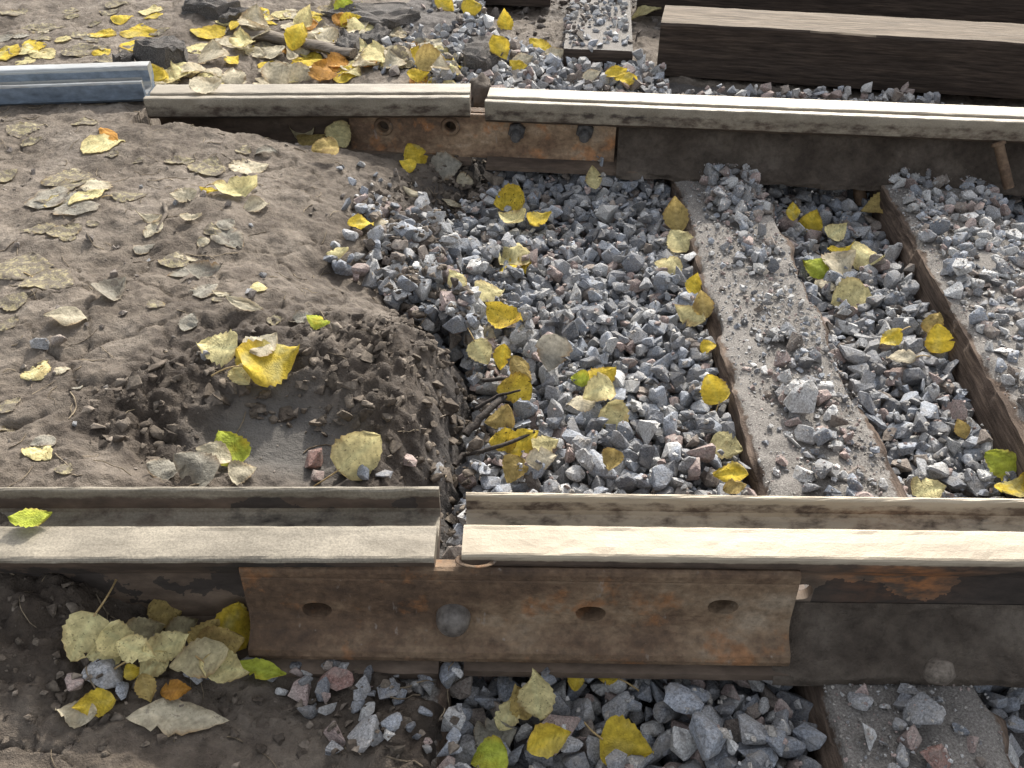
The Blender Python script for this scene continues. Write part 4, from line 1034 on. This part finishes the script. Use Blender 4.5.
    if stalk:
        b = P[0, nw // 2]; dirv = -u * stalk + v * r.normal() * stalk * .3; pts = [b + dirv * q + n * (.12 * stalk * math.sin(q * 3) - .25 * stalk * q * q) for q in np.linspace(-.06, 1, 9)]
        V = []
        for q in range(9):
            rad = .0013 * (1.15 - .25 * q / 8) + (.0006 if q == 8 else 0)
            for j in range(5):
                a = 2 * math.pi * j / 5; V.append(pts[q] + (v * math.cos(a) + n * math.sin(a)) * rad)
        F = [(i * 5 + j, i * 5 + (j + 1) % 5, (i + 1) * 5 + (j + 1) % 5, (i + 1) * 5 + j) for i in range(8) for j in range(5)]
        meshobj('leaf_stalk', V, F, STALK, loc=tuple(b), parent=o, smooth=180)
    return o
CAMP = np.array((0, 0, CAMZ))
def place_leaf(px, py, size, ang, ck, tilt, label, group=None, shape=None, curl=None, stalk=None, seed=0, lift=.004, surf=None):
    r = np.random.default_rng(seed + 101)
    p = land(px, py, .016, 78) if surf is None else surf.copy()
    toc = CAMP - p; toc[2] = 0; toc /= np.linalg.norm(toc); view = (p - CAMP) / np.linalg.norm(p - CAMP)
    ti = R(tilt); n = np.array((0, 0, 1.0)) * math.cos(ti) + toc * math.sin(ti); n += r.normal(size=3) * .12; n /= np.linalg.norm(n)
    e1 = np.array((1.0, 0, 0)); e1 -= n * (e1 @ n); e1 /= np.linalg.norm(e1); e2 = np.cross(n, e1)
    f2 = max(.28, abs(n @ view)); a = R(ang); uu = e1 * math.cos(a) + e2 * math.sin(a) / f2
    ln = np.linalg.norm(uu); uu /= ln
    app = math.hypot(math.cos(a) / ln, math.sin(a) / ln); d = depth_of(p)
    L = min((.92 if size < 26 else .84) * size / FPX * d / max(app, .45), .115)
    lf = lift + math.sin(ti) * L * .28 * abs(math.sin(a)) + math.sin(ti) * L * .12
    c = p + np.array((0, 0, 1.0)) * lf
    # keep the pictured centre: slide along the line of sight
    if surf is None: c = CAMP + (p - CAMP) * ((CAMZ - c[2]) / (CAMZ - p[2]))
    sh = shape if shape is not None else (0, 0, 0, 1, 2)[int(r.integers(5))]
    o = make_leaf(c, uu, n, L, sh, ck, curl if curl is not None else r.uniform(-.35, .5), r.uniform(-.12, .35), seed + 3, stalk, press=tilt <= 12 and surf is None, dirt={'m': .58, 'w': .4, 'c': .26, 'p': .12}.get(ck, 0) if tilt <= 20 else 0)
    tag(o, label, 'leaf', group); return o
GL = 'fallen leaves on the track'
# px, py, size, angle, colour, lean towards the camera, where, [extra]
leaves = [
 (508, 201, 36, 200, 's', 40, 'nearest below the right far rail, on the ballast edge', dict(shape=1)),
 (593, 178, 26, 100, 'p', 50, 'standing just under the far rail in the ballast', dict(shape=2)),
 (541, 220, 28, 20, 'y', 20, 'right of the pair of leaves at the top of the ballast', {}),
 (511, 221, 30, 160, 'p', 20, 'below the speckled leaf at the top of the ballast', {}),
 (511, 245, 40, 190, 'p', 10, 'flat and broad in the leaf row down the bank edge', dict(shape=1)),
 (516, 261, 38, 15, 'y', 10, 'thin, in the leaf row below the broad flat leaf', dict(shape=2)),
 (456, 279, 28, 130, 'p', 30, 'at the upper left of the leaf row on the spilt gravel', dict(shape=2)),
 (489, 292, 36, 10, 'p', 25, 'right of the upright leaf on the spilt gravel', dict(shape=1)),
 (484, 303, 28, 350, 'c', 10, 'tucked below the pale leaf on the spilt gravel', dict(shape=2)),
 (507, 321, 46, 335, 's', 25, 'curled with brown tip in the middle of the leaf row', dict(shape=2, curl=.5)),
 (481, 353, 32, 300, 'p', 35, 'with a stalk at the mud mound edge', dict(shape=1, stalk=.03)),
 (502, 357, 30, 260, 'y', 40, 'between the stalked leaf and the brownish one', dict(shape=2)),
 (521, 370, 34, 310, 'b', 35, 'leaning right above the speckled square leaf', dict(shape=2)),
 (514, 389, 42, 185, 's', 40, 'with black specks under the short twig', dict(shape=1)),
 (553, 356, 42, 260, 'w', 40, 'torn, alone on the stones right of the leaf row', dict(shape=0)),
 (580, 379, 20, 180, 'g', 40, 'tiny round, left of the overlapping leaf cluster', dict(shape=1)),
 (604, 377, 34, 30, 'y', 25, 'mostly hidden at the back of the overlapping leaf cluster', dict(shape=1)),
 (598, 390, 38, 200, 'p', 30, 'with brown tint on top of the overlapping leaf cluster', dict(shape=1, lift=.016)),
 (581, 403, 34, 190, 'c', 25, 'lowest left of the overlapping leaf cluster', dict(shape=2, lift=.012)),
 (616, 417, 38, 300, 'p', 40, 'round and speckled at the lower right of the cluster', dict(shape=1)),
 (501, 420, 34, 200, 'b', 45, 'folded beside the thick dark stick', dict(shape=0, curl=.6)),
 (502, 442, 32, 190, 's', 40, 'behind the bent twig near the rail gap', dict(shape=1)),
 (523, 441, 44, 35, 'y', 40, 'narrow and tilted up beside the bent twig', dict(shape=2)),
 (545, 446, 32, 20, 'p', 25, 'upper of two overlapping leaves right of the bent twig', dict(shape=1)),
 (542, 458, 38, 10, 'c', 30, 'brown edged, lower of two leaves right of the bent twig', dict(shape=2)),
 (513, 470, 34, 250, 'b', 40, 'just behind the right near rail end', {}),
 (611, 461, 26, 250, 'b', 35, 'small, alone on the shaded stones near the rail', {}),
 (360, 452, 62, 40, 'p', 45, 'large and speckled in the mud hollow behind the near rail', dict(shape=1, stalk=.05, curl=.1)),
 (229, 447, 44, 130, 'g', 45, 'fresh and square behind the cream leaf in the mud hollow', dict(shape=1, stalk=.03)),
 (214, 453, 42, 170, 'c', 30, 'lying over the fresh yellow-green leaf', dict(shape=2, lift=.02)),
 (196, 468, 52, 150, 'w', 35, 'biggest of the grey leaves against the rail lip', dict(shape=1)),
 (166, 469, 42, 10, 'w', 25, 'leftmost of the grey leaves against the rail lip', dict(shape=2)),
 (243, 471, 32, 20, 'c', 30, 'right of the grey leaves against the rail lip', {}),
 (219, 348, 48, 175, 'p', 25, 'left leaf of the yellow trio on the mud', dict(shape=1, curl=.25)),
 (272, 360, 66, 30, 'y', 25, 'largest of the yellow trio on the mud, with hanging stalk', dict(shape=0, curl=.25, stalk=.05)),
 (264, 344, 34, 45, 'c', 20, 'behind the largest leaf of the yellow trio', {}),
 (240, 362, 26, 280, 'y', 40, 'curled stem side leaf between the yellow trio', dict(shape=3, curl=.5)),
 (242, 378, 24, 320, 'p', 20, 'crumpled under the yellow trio', {}),
 (318, 322, 28, 350, 'g', 20, 'pale and rounded on the upper edge of the mound', dict(shape=2)),
 (300, 318, 26, 200, 'w', 20, 'left of the pale rounded green leaf', dict(shape=2)),
 (65, 316, 46, 185, 'c', 15, 'flat and alone on the open mud at far left', dict(shape=2)),
 (42, 367, 16, 170, 'o', 10, 'tiny, on the open mud near the left stones', dict(shape=3)),
 (62, 369, 16, 20, 'c', 10, 'tiny and round right of the orange scrap', dict(shape=1)),
 (22, 262, 56, 100, 'm', 5, 'large and pressed flat at the left edge', dict(shape=1, curl=0)),
 (52, 280, 60, 350, 'm', 5, 'pressed flat with long stalk at left', dict(shape=0, curl=.05, stalk=.05)),
 (112, 290, 32, 45, 'w', 15, 'half buried right of the pressed leaves', {}),
 (10, 300, 36, 180, 'm', 5, 'below the pressed leaf at the left edge', dict(shape=1, curl=0)),
 (72, 184, 48, 10, 'm', 5, 'upper of two pressed leaves on the left mud', dict(shape=2, curl=.1)),
 (88, 193, 40, 35, 'p', 10, 'lower of two pressed leaves on the left mud', dict(shape=2)),
 (52, 197, 38, 190, 'm', 10, 'left tip of the pressed leaf pair on the mud', dict(shape=2)),
 (130, 195, 36, 10, 'm', 5, 'pale smear with stalk right of the pressed pair', dict(shape=2, stalk=.03)),
 (152, 219, 34, 170, 'c', 15, 'beside the curved pale twig', dict(shape=3)),
 (192, 219, 22, 10, 'c', 15, 'small, right of the curved pale twig', dict(shape=2)),
 (182, 196, 30, 200, 'c', 25, 'left of the yellow tipped leaf on the mud', dict(shape=2)),
 (209, 190, 22, 170, 'y', 25, 'small bright tip under the curled cream leaf', dict(shape=3)),
 (236, 190, 48, 10, 'p', 20, 'curled with lifted edge on the middle mud', dict(shape=2, curl=.35, stalk=.02)),
 (257, 205, 30, 20, 'c', 15, 'just below the curled leaf on the middle mud', {}),
 (230, 236, 34, 340, 'w', 10, 'whitish and flat on the middle mud', {}),
 (186, 256, 26, 10, 'c', 10, 'narrow, left above the mound', dict(shape=3)),
 (206, 272, 40, 5, 'w', 15, 'curled brown grey above the yellow trio', dict(shape=2)),
 (222, 293, 26, 340, 'c', 10, 'narrow, above the left leaf of the trio', dict(shape=3)),
 (245, 305, 44, 350, 'c', 15, 'torn strip above the yellow trio', dict(shape=3)),
 (38, 228, 40, 185, 'm', 5, 'faint and muddy above the left pressed leaves', {}),
 (66, 228, 34, 30, 'm', 5, 'faint, around a small hollow on the left mud', dict(shape=1)),
 (108, 131, 34, 330, 'o', 12, 'rolled pinkish scrap on the mud below the blue rail', dict(shape=3, curl=.1)),
 (103, 142, 46, 10, 'p', 10, 'flat under the rolled scrap below the blue rail', dict(shape=1)),
 (25, 125, 36, 10, 'm', 10, 'dark and curled below the blue rail at left', {}),
 (30, 139, 22, 10, 'm', 10, 'small, below the curled leaf at left', {}),
 (180, 160, 34, 10, 'm', 5, 'smeared on the mud right of centre left', {}),
 (250, 166, 42, 15, 'c', 10, 'flat on the mud ridge below the far rail', {}),
 (265, 150, 26, 10, 'w', 15, 'small grey on the mud ridge', {}),
 (340, 136, 30, 300, 'p', 40, 'top of the heap in the hollow left of the far plate', dict(shape=1, lift=.035)),
 (325, 147, 30, 190, 'b', 25, 'middle of the heap in the hollow left of the far plate', dict(lift=.03)),
 (312, 140, 30, 20, 'b', 25, 'left of the heap in the hollow under the far rail', dict(lift=.03)),
 (276, 137, 30, 10, 'c', 15, 'at the left mouth of the hollow under the far rail', dict(shape=2)),
 (302, 132, 28, 170, 'm', 30, 'curled deep in the hollow under the far rail', dict(lift=.03)),
 (414, 155, 30, 120, 'y', 55, 'leaning on the left half of the far plate', dict(shape=1)),
 (407, 164, 18, 160, 'y', 30, 'small, at the foot of the leaf on the far plate', {}),
 (448, 166, 36, 20, 'w', 35, 'wide grey one leaning under the far plate bolts', {}),
 (466, 181, 18, 340, 'c', 20, 'small scrap below the far plate', {}),
 (413, 193, 22, 340, 'c', 15, 'left small scrap on the slope below the far plate', dict(shape=3)),
 (452, 204, 22, 345, 'c', 15, 'right small scrap on the slope below the far plate', dict(shape=3)),
 (361, 223, 30, 10, 'y', 15, 'at the top of the spilt gravel', dict(shape=2)),
 (381, 222, 16, 10, 'c', 15, 'small, right of the yellow leaf on the spilt gravel', {}),
 (338, 252, 26, 15, 'p', 20, 'at the left end of the spilt gravel', dict(shape=2)),
 (676, 214, 40, 100, 'b', 65, 'standing against the left side of the middle sleeper', dict(shape=2)),
 (678, 240, 30, 120, 'p', 30, 'below the standing leaf beside the middle sleeper', {}),
 (668, 264, 32, 160, 'p', 25, 'second below the standing leaf beside the sleeper', dict(shape=1)),
 (694, 284, 24, 70, 'y', 40, 'small bright one touching the middle sleeper side', dict(shape=2)),
 (703, 304, 34, 100, 'b', 55, 'upright against the sleeper above the pale curled leaf', dict(shape=2)),
 (690, 316, 38, 150, 'p', 30, 'curled on the ballast beside the middle sleeper', dict(shape=2, curl=.45)),
 (709, 346, 18, 10, 'y', 30, 'tiny one by the sleeper above the hanging leaf', {}),
 (714, 389, 36, 110, 'y', 55, 'hanging with long stalk on the middle sleeper side', dict(shape=1, stalk=.045)),
 (727, 446, 38, 345, 'p', 20, 'cream edged beside the sleeper near the rail', dict(shape=1)),
 (730, 474, 40, 170, 'y', 20, 'flat beside the sleeper just behind the near rail', dict(shape=2)),
 (735, 487, 28, 10, 'b', 20, 'tucked under the flat leaf by the near rail', {}),
 (793, 211, 20, 90, 'y', 40, 'tiny upright at the far end between the sleepers', dict(shape=2)),
 (812, 220, 28, 70, 'y', 50, 'upright with stalk at the far end between the sleepers', dict(shape=0, stalk=.03)),
 (875, 208, 34, 190, 'b', 30, 'folded against the far end of the right sleeper', {}),
 (837, 232, 26, 30, 'p', 25, 'above the big cluster between the sleepers', {}),
 (816, 266, 34, 140, 'g', 25, 'at the left of the big cluster between the sleepers', dict(shape=2)),
 (840, 251, 32, 10, 'y', 15, 'at the back of the big cluster between the sleepers', dict(shape=2)),
 (839, 263, 38, 20, 'c', 20, 'in the middle of the big cluster between the sleepers', dict(shape=1, lift=.014)),
 (866, 256, 36, 340, 'p', 25, 'orange tinted right of the big cluster between the sleepers', dict(shape=1)),
 (826, 284, 24, 170, 'c', 15, 'below the green one between the sleepers', dict(shape=2)),
 (847, 297, 44, 200, 'p', 25, 'broad, lowest of the big cluster between the sleepers', dict(shape=1)),
 (890, 340, 30, 205, 'y', 20, 'upper of the crossed pair between the sleepers', dict(shape=2, stalk=.025)),
 (901, 356, 32, 170, 'c', 25, 'lower of the crossed pair between the sleepers', dict(shape=2, stalk=.025)),
 (939, 338, 34, 100, 'y', 60, 'standing against the tall side of the right sleeper', dict(shape=1)),
 (934, 322, 24, 60, 'b', 50, 'behind the leaf standing against the right sleeper', {}),
 (962, 428, 22, 110, 'b', 45, 'small brownish on the stones low between the sleepers', dict(shape=2)),
 (1001, 462, 40, 140, 'g', 45, 'standing by the right sleeper at the right edge', dict(shape=1)),
 (1014, 489, 34, 20, 'y', 20, 'at the right edge just behind the near rail', {}),
 (930, 490, 40, 10, 'p', 25, 'behind the near rail between the two sleepers', {}),
 (82, 638, 56, 250, 'p', 45, 'biggest, at left of the heap in front of the left rail', dict(shape=1, stalk=.05, curl=.1)),
 (121, 640, 44, 330, 'p', 40, 'second pale one in the heap in front of the left rail', dict(shape=1)),
 (166, 612, 40, 10, 'b', 45, 'back of the heap under the left near rail', {}),
 (146, 632, 44, 20, 'm', 40, 'brown grey at the back of the heap in front', {}),
 (182, 628, 42, 30, 'm', 45, 'curled brown grey in the middle of the heap in front', dict(shape=2)),
 (232, 622, 50, 80, 'y', 62, 'deep coloured, leaning on the near joint plate end', dict(shape=1, stalk=.04)),
 (213, 594, 40, 140, 'm', 50, 'behind the deep yellow leaf at the joint plate end', dict(shape=2)),
 (222, 645, 54, 20, 'b', 35, 'dark blotched, in the right of the heap in front', {}),
 (198, 660, 64, 200, 'm', 35, 'long and lowest in the heap in front', dict(shape=2)),
 (152, 666, 42, 220, 'p', 40, 'low centre in the heap in front', dict(shape=2)),
 (131, 671, 18, 120, 'y', 50, 'small rolled tip under the heap in front', dict(shape=1)),
 (146, 688, 34, 290, 'b', 40, 'hanging down below the heap in front', dict(shape=2)),
 (176, 690, 34, 10, 'o', 35, 'rounded brown below the heap in front', dict(shape=2)),
 (262, 670, 58, 350, 'g', 25, 'long narrow one pointing right from the heap', dict(shape=3, stalk=.03)),
 (104, 652, 40, 200, 'p', 35, 'half under the biggest leaf in the heap in front', dict(shape=0)),
 (137, 650, 46, 340, 'p', 40, 'long, right of the two pale ones in the heap in front', dict(shape=2, lift=.02)),
 (170, 645, 50, 25, 'p', 35, 'twisted across the middle of the heap in front', dict(shape=2, lift=.03, curl=.4, stalk=.04)),
 (207, 634, 40, 60, 'b', 45, 'beside the deep coloured leaf in the heap in front', dict(shape=0, lift=.02, stalk=.03)),
 (228, 668, 54, 350, 'p', 25, 'flat edge of the heap in front, pointing to the plate', dict(shape=2, stalk=.04, lift=.01)),
 (95, 703, 46, 190, 'y', 35, 'bright scrap on the mud below the heap', dict(shape=2)),
 (75, 713, 44, 185, 'c', 25, 'pale scrap on the mud below the heap', dict(shape=2)),
 (178, 714, 112, 4, 'c', 12, 'long pinkish strip on the mud near the bottom', dict(shape=3)),
 (536, 692, 52, 100, 'p', 65, 'tall upright under the near joint plate in the ballast', dict(shape=2, curl=.2)),
 (522, 702, 40, 110, 'b', 55, 'behind the tall upright leaf under the plate', dict(shape=2)),
 (576, 678, 26, 80, 'y', 55, 'small upright directly below the plate middle', dict(shape=2)),
 (606, 676, 28, 170, 'y', 25, 'with stalk just under the plate hole', dict(shape=2, stalk=.03)),
 (508, 713, 40, 60, 'p', 40, 'twisted left of the shaded ballast centre', dict(shape=2)),
 (549, 738, 54, 20, 'y', 35, 'curled and bright in the front ballast', dict(shape=2, curl=.4)),
 (497, 736, 50, 20, 'w', 40, 'brown grey at the left of the front ballast', dict(shape=0)),
 (488, 757, 44, 200, 'g', 35, 'at the bottom edge left of the front ballast', {}),
 (628, 744, 62, 350, 'y', 45, 'pointed and broad with stalk in the front ballast', dict(shape=0, stalk=.025, curl=.1)),
 (160, 76, 26, 330, 'y', 40, 'bright one touching the blue rail end', dict(shape=2)),
 (505, 22, 26, 100, 'y', 60, 'standing alone by the dark timber end at the top', dict(shape=2)),
 (500, 49, 30, 300, 'y', 45, 'hanging from the gravel coated asphalt lump', dict(shape=2)),
 (541, 46, 28, 340, 'y', 30, 'left of the grit covered sleeper end', dict(shape=2)),
 (556, 54, 24, 10, 'c', 25, 'touching the grit covered sleeper end', dict(shape=2)),
 (522, 60, 24, 10, 'c', 30, 'on the gravel above the far rail gap', dict(shape=1)),
 (519, 67, 20, 340, 'y', 30, 'under the cream leaf above the far rail gap', dict(shape=2)),
 (592, 75, 20, 10, 'c', 30, 'against the far rail below the sleeper end', dict(shape=2)),
 (616, 73, 24, 10, 'y', 35, 'upper of two leaves below the sleeper end', dict(shape=2)),
 (626, 79, 24, 350, 'y', 25, 'lower of two leaves below the sleeper end', dict(shape=2)),
 (646, 12, 40, 10, 'p', 25, 'pale strip between sleeper end and heavy timber', dict(shape=3)),
 (352, 22, 26, 20, 'y', 45, 'bright, lying on the flat grey slab', dict(shape=1)),
 (345, 8, 28, 100, 'g', 45, 'upright at the top left of the slab', dict(shape=2)),
 (297, 33, 32, 70, 'y', 50, 'upright and bright beside the grey lath', dict(shape=2)),
 (304, 20, 28, 60, 'p', 45, 'pale upright above the grey lath', dict(shape=2)),
 (400, 58, 40, 330, 'c', 30, 'long folded one right of the lath', dict(shape=2)),
 (417, 58, 28, 330, 's', 30, 'right of the folded cream leaf beyond the rail', dict(shape=1)),
 (432, 60, 36, 10, 'b', 40, 'big brownish one beyond the rail left of the asphalt lump', dict(shape=1)),
 (418, 75, 24, 10, 'y', 30, 'touching the back of the left far rail', dict(shape=2)),
 (360, 46, 24, 10, 'p', 30, 'under the flat grey slab', {}),
 (445, 5, 26, 330, 'y', 35, 'at the top edge on the gravel', dict(shape=2)),
 (472, 7, 22, 10, 'y', 35, 'at the top edge beside the dark timber end', {}),
 (302, 75, 34, 10, 'c', 30, 'behind the left far rail below the lath', {}),
 (277, 76, 40, 300, 'c', 35, 'leaning on the left far rail below the lath', dict(shape=2)),
]
used = set()
for i, (px, py, sz, ang, ck, ti, where, ex) in enumerate(leaves):
    place_leaf(px, py, sz, ang, ck, ti, f'{LW[ck]} leaf {where}', GL, seed=1000 + i * 7, **ex)
# two leaves lying on rails
p = on_plane(33, 522, nlo, nlu, nlv, 0); p = at(33, 521, NZ + .004)
place_leaf(33, 521, 46, 10, 'g', 6, 'yellow-green leaf lying on the head of the left near rail', GL, seed=5, shape=2, curl=.2, surf=p)
p = at(207, 88, NZ + .008)
place_leaf(207, 88, 36, 10, 'c', 3, 'cream leaf lying on the short left far rail', GL, seed=6, shape=1, curl=.1, surf=p)
# the litter beyond the far rail
lit = area([(150, 78), (200, 40), (240, 8), (330, 0), (380, 20), (455, 50), (470, 76), (300, 79)], .15)
lost = []
k = 0
while k < 150:
    px, py = rng.uniform(150, 470), rng.uniform(8, 79)
    if not inside(np.array([at(px, py, .15)[0]]), np.array([at(px, py, .15)[1]]), lit)[0]: continue
    ck = 'ccccpyccmcpyo'[int(rng.integers(13))]
    o_ = place_leaf(px, py, rng.uniform(12, 27), rng.uniform(-40, 220), ck, rng.uniform(0, 17), None, 'leaf litter beyond the far rail', seed=3000 + k * 5); lost.append((len(lost), px, py, f'{LW[ck]} litter leaf', o_)); k += 1
for k in range(40):
    px, py = rng.uniform(0, 160), rng.uniform(2, 60) 
    ck = 'mmmwcmpy'[int(rng.integers(8))]
    o_ = place_leaf(px, py, rng.uniform(10, 24), rng.uniform(-30, 210), ck, rng.uniform(0, 12), None, 'leaves behind the blue rail', seed=4000 + k * 5); lost.append((len(lost), px, py, f'{LW[ck]} trodden leaf', o_))
for k in range(44):
    px, py = rng.uniform(0, 300), rng.uniform(120, 470)
    if 80 < px < 430 and py > 330: continue
    ck = 'mmwmcmp'[int(rng.integers(7))]
    o_ = place_leaf(px, py, rng.uniform(10, 26), rng.uniform(-30, 210), ck, rng.uniform(0, 8), None, 'leaf scraps in the open mud', seed=5000 + k * 5, lift=.001, curl=.1); lost.append((len(lost), px, py, f'small {LW[ck]} scrap', o_))
lost.sort(key=lambda q: -len(q[3]) * 0 - q[4].dimensions.x * q[4].dimensions.y / (depth_of(np.array(q[4].location)) ** 2))
rest = lost[138:]; lost = lost[:138]
jv = []; jf = []; jc = []; js = []; jd = []; jo_ = 0
for q in rest:
    me = q[4].data; n_ = len(me.vertices); v = np.empty(n_ * 3, np.float32); me.vertices.foreach_get('co', v); v = v.reshape(-1, 3) + np.array(q[4].location)
    f = np.array([p.vertices[:] for p in me.polygons]); c = np.empty(n_ * 4, np.float32); me.attributes['Col'].data.foreach_get('color', c)
    a = np.empty(n_, np.float32); me.attributes['spot'].data.foreach_get('value', a); b = np.empty(n_, np.float32); me.attributes['dirt'].data.foreach_get('value', b)
    jv.append(v); jf.append(f + jo_); jc.append(c.reshape(-1, 4)[:, :3]); js.append(a); jd.append(b); jo_ += n_
    bpy.data.objects.remove(q[4]); bpy.data.meshes.remove(me)
tag(meshobj('leaf_litter', np.concatenate(jv), np.concatenate(jf), LEAF, smooth=180, col=np.concatenate(jc), attr=dict(spot=np.concatenate(js), dirt=np.concatenate(jd))), 'small leaf scraps strewn over the mud', kind='stuff')
ll = landmark_labels([q[:4] for q in lost])
for q in lost: tag(q[4], ll[q[0]], 'leaf')
print('stones', len(stones), 'objects', len(S.objects))
